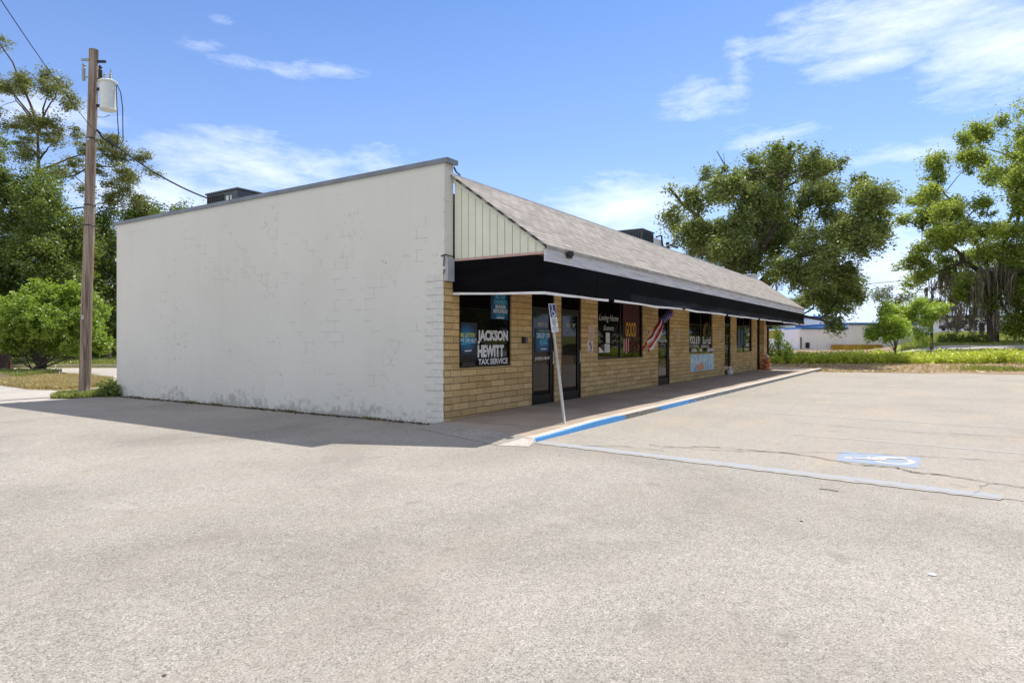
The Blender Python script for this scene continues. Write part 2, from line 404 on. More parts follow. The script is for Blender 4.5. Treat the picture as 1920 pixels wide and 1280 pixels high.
def mat_bark(name, a, b):
    m = NT(name); n = m.noise(3, 6, .7, m.mapv((4, 4, 1)))
    m.bump(n, .9, .05)
    return m.done(m.ramp(n, [(.3, a), (.7, b)]), .95, 0, .1)
M['bark'] = mat_bark('grey_oak_bark', (.045, .036, .028), (.17, .14, .11))
M['pinebark'] = mat_bark('brown_pine_bark', (.05, .035, .025), (.18, .13, .09))
M['oakleaf'] = leafmat('oak_leaf', (.04, .062, .013), (.35, .42, .12), .34, (.46, .58, .09))
M['oakleaf2'] = leafmat('sunlit_oak_leaf', (.06, .10, .013), (.44, .54, .085), .44, (.66, .8, .09))
M['brightleaf'] = leafmat('bright_leaf', (.15, .25, .03), (.42, .56, .07), .44, (.7, .88, .09))
M['bushleaf'] = leafmat('bush_leaf', (.05, .11, .009), (.37, .49, .05), .36, (.56, .76, .06))
M['pineleaf'] = leafmat('pine_needles', (.10, .12, .035), (.30, .32, .09), .3, (.44, .46, .1))
M['denseleaf'] = leafmat('dense_leaf', (.03, .058, .009), (.22, .285, .045), .32, (.38, .5, .055))
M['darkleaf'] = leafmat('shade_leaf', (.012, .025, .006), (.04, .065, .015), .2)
M['farleaf'] = leafmat('far_leaf', (.10, .13, .08), (.22, .26, .17), .3)
M['moss'] = leafmat('spanish_moss', (.10, .082, .055), (.30, .25, .175), .22, (.34, .28, .18))
M['weed'] = leafmat('weed_leaf', (.25, .34, .03), (.66, .72, .09), .44, (.9, .95, .10))
M['drygrass'] = leafmat('dry_grass', (.26, .20, .07), (.58, .47, .19), .3, (.7, .58, .24))
M['greengrass'] = leafmat('grass_blade', (.12, .17, .03), (.36, .38, .09), .36, (.55, .6, .1))
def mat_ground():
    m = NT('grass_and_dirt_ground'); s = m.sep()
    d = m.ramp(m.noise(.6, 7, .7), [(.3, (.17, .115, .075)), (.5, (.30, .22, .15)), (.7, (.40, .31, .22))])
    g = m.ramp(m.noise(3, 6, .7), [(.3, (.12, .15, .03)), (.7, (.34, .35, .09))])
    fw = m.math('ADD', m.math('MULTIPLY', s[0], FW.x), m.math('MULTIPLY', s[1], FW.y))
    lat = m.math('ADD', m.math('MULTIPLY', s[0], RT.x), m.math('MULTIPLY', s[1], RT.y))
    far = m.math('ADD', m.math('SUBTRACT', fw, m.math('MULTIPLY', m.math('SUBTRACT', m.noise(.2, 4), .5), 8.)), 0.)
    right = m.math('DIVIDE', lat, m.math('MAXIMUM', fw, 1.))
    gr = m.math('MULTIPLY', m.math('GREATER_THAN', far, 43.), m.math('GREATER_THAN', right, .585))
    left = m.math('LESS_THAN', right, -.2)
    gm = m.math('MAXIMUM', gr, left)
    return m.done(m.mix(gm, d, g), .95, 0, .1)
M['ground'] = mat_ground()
M['straw'] = plain('straw_ground', (.36, .28, .14), .95, var=.35, vs=14)
M['mulch'] = plain('brown_mulch', (.13, .09, .065), .95, var=.5, vs=18)
def mat_bpaint(name, top, worn=.5):
    m = NT(name); n = m.noise(5, 7, .75); n2 = m.noise(70, 3)
    f = m.ramp(m.math('ADD', n, m.math('MULTIPLY', m.math('SUBTRACT', n2, .5), .5)), [(worn - .2, .04), (worn + .18, .72)])
    return m.done(m.mix(f, (.37, .342, .298), top), .85)
M['bluepaint'] = mat_bpaint('worn_blue_line_paint', (.27, .37, .50), .53)
M['whitepaint'] = mat_bpaint('worn_white_line_paint', (.47, .45, .41), .50)
M['faintblue'] = mat_bpaint('nearly_gone_blue_paint', (.36, .385, .42), .60)
M['symbolblue'] = mat_bpaint('blue_symbol_paint', (.18, .32, .53), .45)
M['symbolwhite'] = mat_bpaint('white_symbol_paint', (.56, .58, .59), .41)
M['crack'] = plain('dark_crack_fill', (.09, .075, .06), .95, var=.4, vs=12)
M['fbwhite'] = plain('white_metal_wall', (.86, .87, .90), .6, var=.03, vs=.6)
M['fbblue'] = plain('blue_wall_trim', (.04, .16, .42), .5)
M['fbroof'] = plain('pale_blue_metal_roof', (.36, .62, .82), .4)
M['olive'] = plain('olive_yellow_wall', (.34, .31, .03), .7)
M['yellowblock'] = plain('yellow_painted_base', (.48, .30, .04), .7, var=.3, vs=1)
M['beige'] = plain('beige_wall', (.55, .42, .29), .8)
M['darkbrown'] = plain('dark_brown_panel', (.045, .022, .018), .7)
M['terracotta'] = plain('terracotta', (.42, .17, .08), .8, var=.25)
M['tyre'] = plain('tyre_rubber', (.02, .02, .02), .8)
M['rim'] = plain('wheel_rim', (.4, .4, .42), .3, .8)
M['lamp_red'] = plain('tail_lamp', (.35, .01, .01), .3)
M['lamp_clear'] = plain('head_lamp', (.7, .7, .72), .15)
M['teal'] = plain('teal_canopy', (.02, .28, .36), .6)

# ------------------------------------------------------------ world, sun, camera
SUN = Vector((2.78, -.13, 4.6)).normalized()
el = math.asin(SUN.z); az = math.atan2(SUN.x, SUN.y)       # clockwise from +Y
w = bpy.data.worlds.new('World'); sc.world = w; w.use_nodes = True
t = w.node_tree; bg = t.nodes['Background']
class WN(NT):
    def __init__(s, tree):
        s.t = tree; s.co = tree.nodes.new('ShaderNodeTexCoord').outputs['Generated']
W = WN(t)
sky = W.n('TexSky'); sky.sky_type = 'NISHITA'; sky.sun_disc = False; sky.sun_elevation = el; sky.sun_rotation = az
sky.air_density = 1.0; sky.dust_density = .25; sky.ozone_density = 2.4
s = W.sep()
azn = W.math('MULTIPLY', W.math('ARCTAN2', s[1], s[0]), 180 / math.pi)
eln = W.math('MULTIPLY', W.math('ARCSINE', s[2]), 180 / math.pi)
ae = W.comb(azn, eln)
fb = W.noise(.22, 9, .62, W.mapv((.55, 1.9, 1), (0, 0, R(-9)), v=ae), .35)
fb3 = W.noise(1.9, 6, .65, W.mapv((.45, 1.5, 1), (0, 0, R(-5)), v=ae), .8)
fb2 = W.noise(.7, 6, .6, W.mapv((.5, 1.6, 1), (0, 0, R(14)), v=ae), .5)
CL = [(1.9, 23.2, 9.1, 2.2, 1.0), (-3.9, 19.9, 5.6, 2.9, 1), (4.0, 20.6, 4.4, 1.1, .8), (54.9, 14.2, 7.4, 2.1, .8), (45.0, 15.4, 2.7, 1.3, .65), (22.8, 11.3, 6.8, 2.4, .9), (11.6, 16.3, 3.9, .8, .5), (2.5, 13.9, 3.8, .8, .5), (58.6, 22.3, 1.5, .4, .36), (56.1, 21.5, 2.0, .45, .36), (52.4, 21.4, 2.2, .5, .36), (57.1, 24.2, .9, .4, .32), (13.9, 21.6, 1.1, 2.6, .45), (17.1, 19.7, 2.9, 1.8, .4), (60.3, 10.7, 6, 2.2, .85), (1.9, 4.8, 6, 4, .95), (68.5, 16.0, 3.6, 1.5, .7), (48.6, 21.9, 2.7, .5, .5), (110, 22, 16, 7, .9), (-55, 22, 22, 8, .9), (165, 32, 40, 18, 1), (-110, 30, 40, 16, 1), (60, 55, 60, 14, 1), (-60, 60, 60, 14, 1), (160, 64, 60, 14, 1), (20, 82, 400, 10, 1), (180, 42, 75, 48, 1.25), (-180, 42, 75, 48, 1.25)]  # later wide entries are unseen clouds, added to lift and neutralise ambient light
tot = None
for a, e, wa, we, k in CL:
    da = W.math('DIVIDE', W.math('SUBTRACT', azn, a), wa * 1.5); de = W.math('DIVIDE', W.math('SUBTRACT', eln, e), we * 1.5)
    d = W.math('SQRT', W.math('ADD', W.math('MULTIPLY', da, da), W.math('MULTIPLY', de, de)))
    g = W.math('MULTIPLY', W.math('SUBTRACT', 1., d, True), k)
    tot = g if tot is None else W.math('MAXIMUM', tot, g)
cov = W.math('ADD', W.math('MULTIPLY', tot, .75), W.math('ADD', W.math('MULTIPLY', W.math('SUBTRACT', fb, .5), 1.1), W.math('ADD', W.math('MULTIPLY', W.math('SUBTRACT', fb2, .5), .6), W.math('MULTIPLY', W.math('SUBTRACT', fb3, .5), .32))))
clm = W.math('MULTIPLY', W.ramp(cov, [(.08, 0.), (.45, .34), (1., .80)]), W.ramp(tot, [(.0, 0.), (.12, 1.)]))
lowhaze = W.ramp(W.math('DIVIDE', eln, 40.), [(0., .75), (.18, .45), (.4, .16), (.75, .0)])
skyc = W.mix(1., sky.outputs[0], (.70, .87, 1.14), 'MULTIPLY')
skyc = W.mix(lowhaze, skyc, (5.2, 6.3, 9.2))
skyc = W.mix(clm, skyc, W.mix(W.ramp(W.math('DIVIDE', eln, 90.), [(.28, 0.), (.4, 1.)]), (9.2, 9.5, 10.3), (10.6, 9.7, 8.3)))  # clouds high above the view tinted warm to warm the ambient light
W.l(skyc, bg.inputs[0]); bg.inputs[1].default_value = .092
sun = bpy.data.lights.new('sun', 'SUN'); sun.energy = 3.5; sun.angle = R(.55); sun.color = (1, .935, .84)
so = bpy.data.objects.new('sun', sun); COL.objects.link(so); so.rotation_euler = (-SUN).to_track_quat('-Z', 'Y').to_euler(); so.location = (0, 0, 40)
cam = bpy.data.cameras.new('camera'); cam.sensor_width = 36; cam.lens = 1222.5 / 1920 * 36; cam.clip_end = 2000
co = bpy.data.objects.new('camera', cam); COL.objects.link(co); co.location = (0, 0, EYE); co.rotation_euler = (R(90), 0, YAW - R(90)); sc.camera = co
sc.view_settings.view_transform = 'Standard'; sc.view_settings.look = 'None'; sc.view_settings.gamma = 1; sc.view_settings.exposure = .69

# ------------------------------------------------------------ ground, lots, walk
def smooth(a, b, x):
    q = min(1, max(0, (x - a) / (b - a))); return q * q * (3 - 2 * q)
def pw(x, pts):
    if x <= pts[0][0]: return pts[0][1]
    for (a, b), (c, d) in zip(pts, pts[1:]):
        if x <= c: return b + (d - b) * (x - a) / (c - a)
    return pts[-1][1]
def H(x, y):
    f = x * FW.x + y * FW.y; l = x * RT.x + y * RT.y
    if f < 30: return 0.
    r = l / f
    hl = pw(f, [(33, 0), (38, .2), (60, .5), (75, .53), (150, .8), (600, 1.)])
    hr = pw(f, [(33, 0), (38, .2), (41.5, .25), (43.5, .85), (49.5, 1.2), (60, 1.5), (75, 2.1), (110, 3.2), (200, 4.4), (600, 6)])
    q = smooth(.53, .68, r)
    return (hl * (1 - q) + hr * q) * smooth(.22, .34, r)
gb = MB()
xs = [-900, -400, -150, -60, 0, 20, 28] + [30 + 1.5 * k for k in range(44)] + [100 + 6 * k for k in range(24)] + [260, 330, 450, 650, 1000]
ys = [-900, -400, -200, -140, -100, -80] + [-70 + 3 * k for k in range(12)] + [-34 + 1.5 * k for k in range(40)] + [30, 40, 60, 100, 180, 300, 500, 900]
ix = {}
for i, x in enumerate(xs):
    for j, y in enumerate(ys):
        ix[i, j] = len(gb.v); gb.v.append((x, y, H(x, y) - .03))
for i in range(len(xs) - 1):
    for j in range(len(ys) - 1):
        gb.f.append((ix[i, j], ix[i + 1, j], ix[i + 1, j + 1], ix[i, j + 1])); gb.m.append(0)
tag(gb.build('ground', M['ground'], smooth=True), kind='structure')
def sheet(name, poly, z, mat):
    b = MB(); b.face([(x, y, z) for x, y in poly]); return tag(b.build(name, mat), kind='structure')
def rag(p, q, n, amp, seed):
    rr = random.Random(seed); p = Vector((*p, 0)); q = Vector((*q, 0)); d = (q - p); nn = Vector((-d.y, d.x, 0)).normalized(); out = []
    for k in range(n + 1):
        a = 0 if k in (0, n) else rr.uniform(-amp, amp)
        v = p + d * (k / n) + nn * a; out.append((v.x, v.y))
    return out
sheet('asphalt_lot', [(-70, -70), (34.3, -70), (34.3, 3)] + [(9.2, 6)] + [(9.2, 18.3)] + rag((8.8, 18.35), (-70, 17.6), 90, .1, 3), 0.0, M['asphalt'])
faredge = rag((33.6, 5.5), (36.5, -6), 30, .12, 4) + [(40, -30), (40, -60)]
sheet('parking_lot', rag((8.04, 4.86), (7.42, -1.3), 60, .035, 5) + rag((7.42, -1.3), (6.2, -12), 40, .06, 6) + [(4, -60), (40, -60)] + faredge[::-1][1:] , .004, M['oldlot'])
sheet('driveway', rag((-70, 17.4), (9.3, 18.25), 60, .08, 8) + [(34, 18.25), (34, 30), (19, 36.6), (14.3, 43.6), (6, 56), (-70, 56)], -.012, M['drive'])
wb = MB()
def wz(x): return .055 + .045 * smooth(8.0, 10.5, x)
xsw = [8.1, 8.6, 8.82, 9.2, 10, 11] + list(range(12, 37))
for a, b in zip(xsw, xsw[1:]):
    def yb(x): return 7.22 if x > 8.8 else 4.99 + (x - 8.1) * 3.1
    wb.face([(a, 4.98, wz(a)), (b, 4.98, wz(b)), (b, yb(b), wz(b)), (a, yb(a), wz(a))])
wb.face([(8.1, 4.98, wz(8.1)), (8.1, 4.99, wz(8.1)), (8.6, 6.54, wz(8.6)), (8.6, 6.54, 0), (8.1, 4.98, 0)])
wb.face([(8.6, 6.54, wz(8.6)), (8.82, 7.22, wz(8.82)), (8.82, 7.22, 0), (8.6, 6.54, 0)])
tag(wb.build('sidewalk', M['walk']), kind='structure')
rb = MB()      # broken asphalt ramp up to the walk's near end
RA, RB, RC, RD = (8.83, 7.2, .062), (8.6, 6.54, .064), (8.1, 4.99, .064), (8.02, 4.825, .062)
QA, QB, QC, QD, QE = (8.3, 7.32, .005), (7.95, 6.4, .005), (7.5, 5.12, .005), (7.66, 4.7, .005), (8.02, 4.80, .005)
rb.face([RA, RB, QB, QA]); rb.face([RB, RC, QC, QB]); tag(rb.build('ramp', M['asphalt']), kind='structure')
rb = MB(); rb.face([RC, RD, QD, QC]); rb.face([RD, QE, QD]); tag(rb.build('kerb_end', M['kerbtop']), kind='structure')
kb = MB()
xk = [8.02, 8.5, 9.2, 10, 11, 12.3, 13.5, 15, 17, 20, 24, 28, 32, 36.2]
rr = random.Random(2)
for a, b in zip(xk, xk[1:]):
    za, zb = wz(a) + .006, wz(b) + .006; ya = 4.83; yb_ = 4.83
    kb.face([(a, ya, 0), (b, yb_, 0), (b, yb_ + .012, zb - .012), (a, ya + .012, za - .012)], 1)
    kb.face([(a, ya + .012, za - .012), (b, yb_ + .012, zb - .012), (b, yb_ + .03, zb), (a, ya + .03, za)], 1 if b < 11.4 else 0)
    kb.face([(a, ya + .03, za), (b, yb_ + .03, zb), (b, 5.0, zb), (a, 5.0, za)], 0)
kb.face([(8.02, 4.83, 0), (8.02, 4.86, wz(8.02) + .006), (8.02, 5.0, wz(8.02) + .006), (8.02, 5.0, 0)], 0)
tag(kb.build('kerb', [M['kerbtop'], M['kerbface']]), kind='structure')
# painted markings
def strip(mb, p, q, w, z, m=0, n=24, amp=.012, seed=1):
    a = rag((p[0] - w / 2, p[1]), (q[0] - w / 2, q[1]), n, amp, seed); b = rag((p[0] + w / 2, p[1]), (q[0] + w / 2, q[1]), n, amp, seed + 50)
    for k in range(n): mb.face([(*a[k], z), (*a[k + 1], z), (*b[k + 1], z), (*b[k], z)], m)
mk = MB()
strip(mk, (8.09, 4.78), (7.57, -.52), .20, .0085, 0, 70, .02, 3)
strip(mk, (7.975, 4.78), (7.455, -.5), .07, .0068, 1, 70, .02, 9)
strip(mk, (10.95, 1.9), (10.4, -3.6), .12, .0068, 2, 30, .02, 15)
strip(mk, (13.9, 3.4), (13.5, -3.6), .1, .0068, 2, 30, .02, 16)
tag(mk.build('parking_stripes', [M['bluepaint'], M['whitepaint'], M['faintblue']]), kind='structure')
hb = MB()
hb.face([(8.76, .17, .0068), (9.57, .15, .0068), (9.60, 1.05, .0068), (8.78, 1.03, .0068)], 0)
def flat_stroke(mb, pts, w, z, m, closed=False):
    P = [Vector((*p, 0)) for p in pts]; n = len(P)
    for k in range(n if closed else n - 1):
        a, b = P[k], P[(k + 1) % n]; d = (b - a).normalized(); q = Vector((-d.y, d.x, 0)) * w / 2; e = d * w * .3
        mb.face([(*(a - e + q).xy, z), (*(a - e - q).xy, z), (*(b + e - q).xy, z), (*(b + e + q).xy, z)], m); z += .00012
# wheelchair symbol: the wheel lies towards -Y, the head towards +Y, the chair faces +X
ring = [(9.15 + .24 * math.cos(q), .44 + .20 * math.sin(q)) for q in [2 * math.pi * k / 20 for k in range(-13, 7)]]
flat_stroke(hb, ring, .075, .0085, 1)
flat_stroke(hb, [(9.08, .82), (9.10, .56), (9.27, .54), (9.36, .33), (9.44, .36)], .075, .0115, 1)
flat_stroke(hb, [(9.10, .70), (9.25, .70)], .04, .0125, 1)
hb.face([(9.07 + .06 * math.cos(2 * math.pi * k / 10), .91 + .055 * math.sin(2 * math.pi * k / 10), .0085) for k in range(10)], 1)
tag(hb.build('wheelchair_marking', [M['symbolblue'], M['symbolwhite']]), kind='structure')
ck = MB()
def crack(pts, w, seed):
    r2 = random.Random(seed); P = []
    for (a, b), (c, d) in zip(pts, pts[1:]):
        n = 7
        for k in range(n): P.append((a + (c - a) * k / n + r2.uniform(-.03, .03), b + (d - b) * k / n + r2.uniform(-.03, .03)))
    P.append(pts[-1])
    ws = [w * r2.uniform(.2, 1.3) for _ in P]
    for k in range(len(P) - 1):
        a, b = P[k], P[k + 1]
        ck.face([(a[0] - ws[k], a[1], .0132), (b[0] - ws[k + 1], b[1], .0132), (b[0] + ws[k + 1], b[1], .0132), (a[0] + ws[k], a[1], .0132)])
crack([(8.54, 3.13), (8.94, 2.67), (9.0, 2.13), (8.98, 1.46), (8.62, .81), (8.64, .38), (8.45, .22), (8.42, -.12), (8.26, -.44), (8.1, -.9), (8.0, -2)], .016, 1)
crack([(8.67, 3.34), (8.7, 2.45), (9.01, 1.78), (9.41, 1.0), (9.63, .31), (9.86, -.88), (9.9, -2.4)], .009, 2)
crack([(8.1, 4.1), (8.35, 3.6), (8.3, 3.0)], .008, 3)
crack([(8.26, -.44), (7.6, -.3)], .008, 4)
crack([(12.6, 2.6), (12.2, .4), (12.5, -2)], .007, 6)
crack([(16.5, 3.6), (16.2, .5), (16.6, -4)], .008, 8)
tag(ck.build('pavement_cracks', M['crack']), kind='structure')
# ------------------------------------------------------------ the shop building
X0, X1, YF = 8.82, 34.2, 7.14
bld = thing('shop_building', 'long tan brick shop row with blank white stucco end wall and black awning', 'building', (X0, YF, 0))
XE = 33.4       # roof end
b = MB()
b.box(X0, 9.06, 7.36, 18.3, -.05, 4.54); b.box(X0, 9.06, 7.13, 7.36, 2.5, 4.54)
b.build('side_wall', M['stucco'], bld)
q = MB(); rr = random.Random(4)
z = 0.0; k = 0
while z < 2.5:
    d = (.40 if k % 2 else .24) + rr.uniform(-.03, .03); pr = rr.uniform(.0, .012)
    q.box(X0 - .012 - pr, 9.0, YF + rr.uniform(-.004, .004), YF + d, z + .0015, z + .1175, 0, 1); z += .119; k += 1
q.build('corner_quoin', [M['paintblock'], M['brick']], bld, bevel=.004)
q = MB(); q.box(X0 - .03, 9.09, 7.06, 18.36, 4.54, 4.61); q.box(X0 - .04, X0 - .03, 7.04, 18.38, 4.535, 4.618)
q.box(X0 - .03, 9.09, 7.04, 7.06, 4.535, 4.618); q.build('parapet_cap', M['capmetal'], bld)
q = MB(); q.box(8.84, 9.05, 7.10, 7.128, 2.5, 2.90)
for i in range(6): q.box(8.85 + i * .034, 8.87 + i * .034, 7.085, 7.10, 2.5, 2.90)
q.build('corrugated_trim', M['corrug'], bld)
q = MB(); q.tube([(8.815, 7.2, 2.93), (8.8, 7.11, 2.95), (9.02, 7.08, 2.93)], .011, 6); q.tube([(8.81, 7.13, 2.93), (8.80, 7.13, 2.75)], .012, 6); q.tube([(8.81, 7.13, 2.70), (8.80, 7.13, 2.62)], .012, 6)
q.tube([(9.02, 7.08, 4.5), (9.06, 7.06, 4.42), (9.1, 7.0, 4.36)], .015, 6); q.build('conduit', M['darkmetal'], bld)

# front wall with openings
OP = [(9.25, 10.96, .97, 2.6), (11.74, 12.72, .05, 2.6), (13.03, 14.03, .05, 2.6), (14.94, 17.96, .99, 2.6), (19.19, 20.24, .05, 2.6), (22.18, 24.99, 1.02, 2.6), (26.71, 27.61, .05, 2.6), (28.56, 31.35, .99, 2.6), (32.37, 32.98, .05, 2.6)]
gx = sorted({9.0, X1} | {o[0] for o in OP} | {o[1] for o in OP}); gz = sorted({0.02, 2.9} | {o[2] for o in OP} | {o[3] for o in OP})
f = MB()
def hole(x, z): return any(o[0] < x < o[1] and o[2] < z < o[3] for o in OP)
for a, c in zip(gx, gx[1:]):
    for e, g in zip(gz, gz[1:]):
        if not hole((a + c) / 2, (e + g) / 2): f.face([(a, YF, e), (c, YF, e), (c, YF, g), (a, YF, g)])
for a, c, e, g in OP:
    D = YF + .2
    f.face([(a, YF, e), (a, YF, g), (a, D, g), (a, D, e)]); f.face([(c, YF, g), (c, YF, e), (c, D, e), (c, D, g)])
    f.face([(a, YF, e), (a, D, e), (c, D, e), (c, YF, e)]); f.face([(a, YF, g), (c, YF, g), (c, D, g), (a, D, g)])
f.face([(X1, YF, .02), (X1, 18.3, .02), (X1, 18.3, 2.9), (X1, YF, 2.9)])
f.build('brick_front_wall', M['brick'], bld)
q = MB(); q.box(9.07, X1 - .01, 18.05, 18.3, 0, 4.3); q.build('rear_wall', M['stucco'], bld)
q = MB(); q.box(9.07, 33.6, 7.4, 18.04, 3.95, 4.15); q.box(33.4, 33.6, 7.4, 18.04, 2.9, 4.15); q.build('flat_roof', M['capmetal'], bld)
q = MB(); q.box(9.2, X1 - .1, 10.0, 10.1, .02, 2.85); q.build('interior_wall', M['darkbrown'], bld)
# gable boards
g = MB()
def ztop(y): return 3.02 + (4.36 - 3.02) * (y - 5.26) / (7.12 - 5.26)
n = 12; y0, y1 = 5.28, 7.10; wv = (y1 - y0) / n
g.prism([(9.085, y0, 2.89), (9.085, y1, 2.89), (9.085, y1, ztop(y1) - .02), (9.085, y0, ztop(y0) - .02)], (.02, 0, 0), 1)
for i in range(n):
    a, c = y0 + i * wv + .006, y0 + (i + 1) * wv - .006
    g.prism([(9.062, a, 2.89), (9.062, c, 2.89), (9.062, c, ztop(c) - .03), (9.062, a, ztop(a) - .03)], (.022, 0, 0), 0)
g.build('gable_siding', [M['siding'], M['groove']], bld)
g = MB(); g.prism([(9.03, 5.25, 3.015), (9.03, 5.25, 2.93), (9.03, 7.12, 4.25), (9.03, 7.12, 4.355)], (.03, 0, 0)); g.build('rake_board', M['rake'], bld)
g = MB(); g.box(9.035, 9.06, 5.27, 7.12, 2.855, 2.895); g.build('lower_trim', M['pinktrim'], bld)
# mansard
r = MB()
r.prism([(8.99, 5.19, 2.985), (8.99, 7.14, 4.385), (8.99, 7.14, 4.335), (8.99, 5.19, 2.935)], (XE - 8.99 + .05, 0, 0))
r.build('shingle_roof', M['shingle'], bld)
r = MB(); r.box(9.07, XE + .05, 7.125, 7.30, 4.30, 4.40); r.build('ridge_flashing', M['flashing'], bld)
r = MB()
r.box(9.03, XE + .02, 5.225, 5.262, 2.84, 2.93); r.box(9.03, XE + .02, 5.215, 5.225, 2.925, 2.965)
r.box(9.03, XE + .02, 5.235, 5.262, 2.74, 2.84); r.build('fascia', M['fascia'], bld)
r = MB(); r.prism([(XE, 5.28, 2.89), (XE, 7.12, 2.89), (XE, 7.12, 4.33), (XE, 5.28, 2.98)], (.03, 0, 0)); r.build('gable_siding', M['siding'], bld)
r = MB(); r.box(9.09, XE, 5.27, 7.139, 2.845, 2.885); r.build('soffit', M['soffit'], bld)
# awning valance: hangs from the eave, side panel and long front, slack lower hem
aw = MB(); rr = random.Random(11)
def hemz(s): return 2.24 + .005 * math.sin(s * 1.7) + .003 * math.sin(s * 4.3 + 1) - .004 * abs(math.sin(s * .62))
def bulge(s, v): return .03 * math.sin(s * 2.1 + v * 3) * v * (1 - v * .3)
path = [(9.05, 7.12 - k * .155) for k in range(13)]
path += [(9.05 + k * .24, 5.245) for k in range(1, int((XE - 9.05) / .24) + 1)] + [(XE + .03, 5.245)] + [(XE + .03, 5.245 + k * .3) for k in range(1, 7)]
S = 0; cols = []
for i, (x, y) in enumerate(path):
    if i: S += math.hypot(x - path[i - 1][0], y - path[i - 1][1])
    zb = hemz(S) + (.055 * max(0, 1 - S / 1.9) ** 1.5); zt = 2.85 if i < 12 else (2.80 if i == 12 else 2.775)
    nx, ny = (-1, 0) if x <= 9.05 else ((1, 0) if x > XE else (0, -1))
    if i == 12: nx, ny = -.7, -.7
    col = []
    for j in range(6):
        v = (0, .25, .5, .78, .9, 1)[j]; o = (bulge(S, v) if i not in (12,) else .0) + (.05 * smooth(4, 9, S) * smooth(.75, 1, v))
        col.append((x + nx * o, y + ny * o, zt + (zb - zt) * v))
    cols.append((col, (nx, ny), S))
for (a, na, sa), (c, nc, sc2_) in zip(cols, cols[1:]):
    for j in range(5): aw.face([a[j], a[j + 1], c[j + 1], c[j]])
for i in range(20, len(cols) - 8, 26):
    a, c = cols[i][0], cols[i][1]
    for j in range(5): aw.face([(a[j][0] - .018, a[j][1] - .004, a[j][2]), (a[j + 1][0] - .018, a[j + 1][1] - .004, a[j + 1][2]), (a[j + 1][0] + .018, a[j + 1][1] - .004, a[j + 1][2]), (a[j][0] + .018, a[j][1] - .004, a[j][2])])
av = aw.build('awning', M['vinyl'], bld, smooth=False)
mod = av.modifiers.new('thick', 'SOLIDIFY'); mod.thickness = .012
hm = MB()
for i in range(len(cols) - 1):
    if hm.v and i > 20 and i % 17 == 5: hm.build('awning_hem', M['hem'], bld); hm = MB()
    (a, na, sa), (c, nc, _) = cols[i], cols[i + 1]
    if i > 20 and i % 17 == 5: continue
    o = .012
    p = [Vector(a[5]), Vector(c[5])]; nn = [Vector((*na, 0)), Vector((*nc, 0))]
    d = [.022 + .010 * math.sin(sa * 1.3 + 2) ** 2 for _ in (0, 1)]; d[1] = .022 + .010 * math.sin(cols[i + 1][2] * 1.3 + 2) ** 2
    up = [Vector((0, 0, .012))] * 2
    hm.face([p[0] + nn[0] * o + up[0], p[0] + nn[0] * o - Vector((0, 0, d[0])), p[1] + nn[1] * o - Vector((0, 0, d[1])), p[1] + nn[1] * o + up[1]])
    hm.face([p[0] + nn[0] * o - Vector((0, 0, d[0])), p[0] - nn[0] * .01 - Vector((0, 0, d[0])), p[1] - nn[1] * .01 - Vector((0, 0, d[1])), p[1] + nn[1] * o - Vector((0, 0, d[1]))])
hm.build('awning_hem', M['hem'], bld)

# windows and doors
K = 1.0085                                   # glass stands 6 cm behind the brick face
PY = YF + .06
def gx_(x): return x * K
def window(o, mull=()):
    a, c, e, g = o; fr = MB(); y0, y1 = YF + .035, YF + .115; t = .028
    fr.box(a, c, y0, y1, e, e + t); fr.box(a, c, y0, y1, g - t, g); fr.box(a, a + t, y0, y1, e + t, g - t); fr.box(c - t, c, y0, y1, e + t, g - t)
    for m_ in mull: fr.box(m_ - .025, m_ + .025, y0, y1, e + t, g - t)
    w_ = fr.build('window', M['bronze'], bld)
    p = MB(); p.box(a + t, c - t, PY, PY + .012, e + t, g - t); p.build('pane', M['glass'], w_)
    return w_
w1 = window(OP[0]); w2 = window(OP[3], (16.42,)); w3 = window(OP[5], (23.62,)); w4 = window(OP[7], (29.95,))
def door(o, hand=1, label=None):
    a, c, e, g = o; fr = MB(); y0, y1 = YF + .02, YF + .12; t = .05; zt = 2.14
    fr.box(a, a + t, y0, y1, e, g); fr.box(c - t, c, y0, y1, e, g); fr.box(a + t, c - t, y0, y1, g - t, g); fr.box(a + t, c - t, y0, y1, zt, zt + .05); fr.box(a + t, c - t, y0, y1 + .05, e - .03, e + .02)
    l0, l1 = a + t + .006, c - t - .006
    fr.box(l0, l0 + .07, y0 + .015, y1 - .02, e + .03, zt - .006); fr.box(l1 - .07, l1, y0 + .015, y1 - .02, e + .03, zt - .006)
    fr.box(l0 + .07, l1 - .07, y0 + .015, y1 - .02, e + .03, e + .24); fr.box(l0 + .07, l1 - .07, y0 + .015, y1 - .02, zt - .09, zt - .006)
    d = fr.build('door', M['bronze'], bld)
    if label: d['label'] = label
    p = MB(); p.box(l0 + .07, l1 - .07, PY, PY + .012, e + .24, zt - .09); p.box(a + t, c - t, PY, PY + .012, zt + .05, g - t); p.build('pane', M['glass'], d)
    hx = l1 - .035 if hand > 0 else l0 + .035
    h = MB(); h.tube([(hx, y0 + .015, .92), (hx, y0 - .04, .95), (hx, y0 - .04, 1.22), (hx, y0 + .015, 1.25)], .012, 8); h.build('handle', M['rim'], d)
    return d
d1 = door(OP[1]); d2 = door(OP[2]); d3 = door(OP[4]); d4 = door(OP[6]); d5 = door(OP[8])
LY = PY - .004
def lettering(parent, items, mats, name='lettering'):
    mb = MB()
    for it in items:
        body, x0, x1, z0, z1, m = it[:6]; kw = it[6] if len(it) > 6 else {}
        put_text(mb, body, x0 * K, x1 * K, EYE + (z0 - EYE) * K, EYE + (z1 - EYE) * K, LY, m, **kw)
    return mb.build(name, mats, parent)
BOLD = dict(bold=.022)
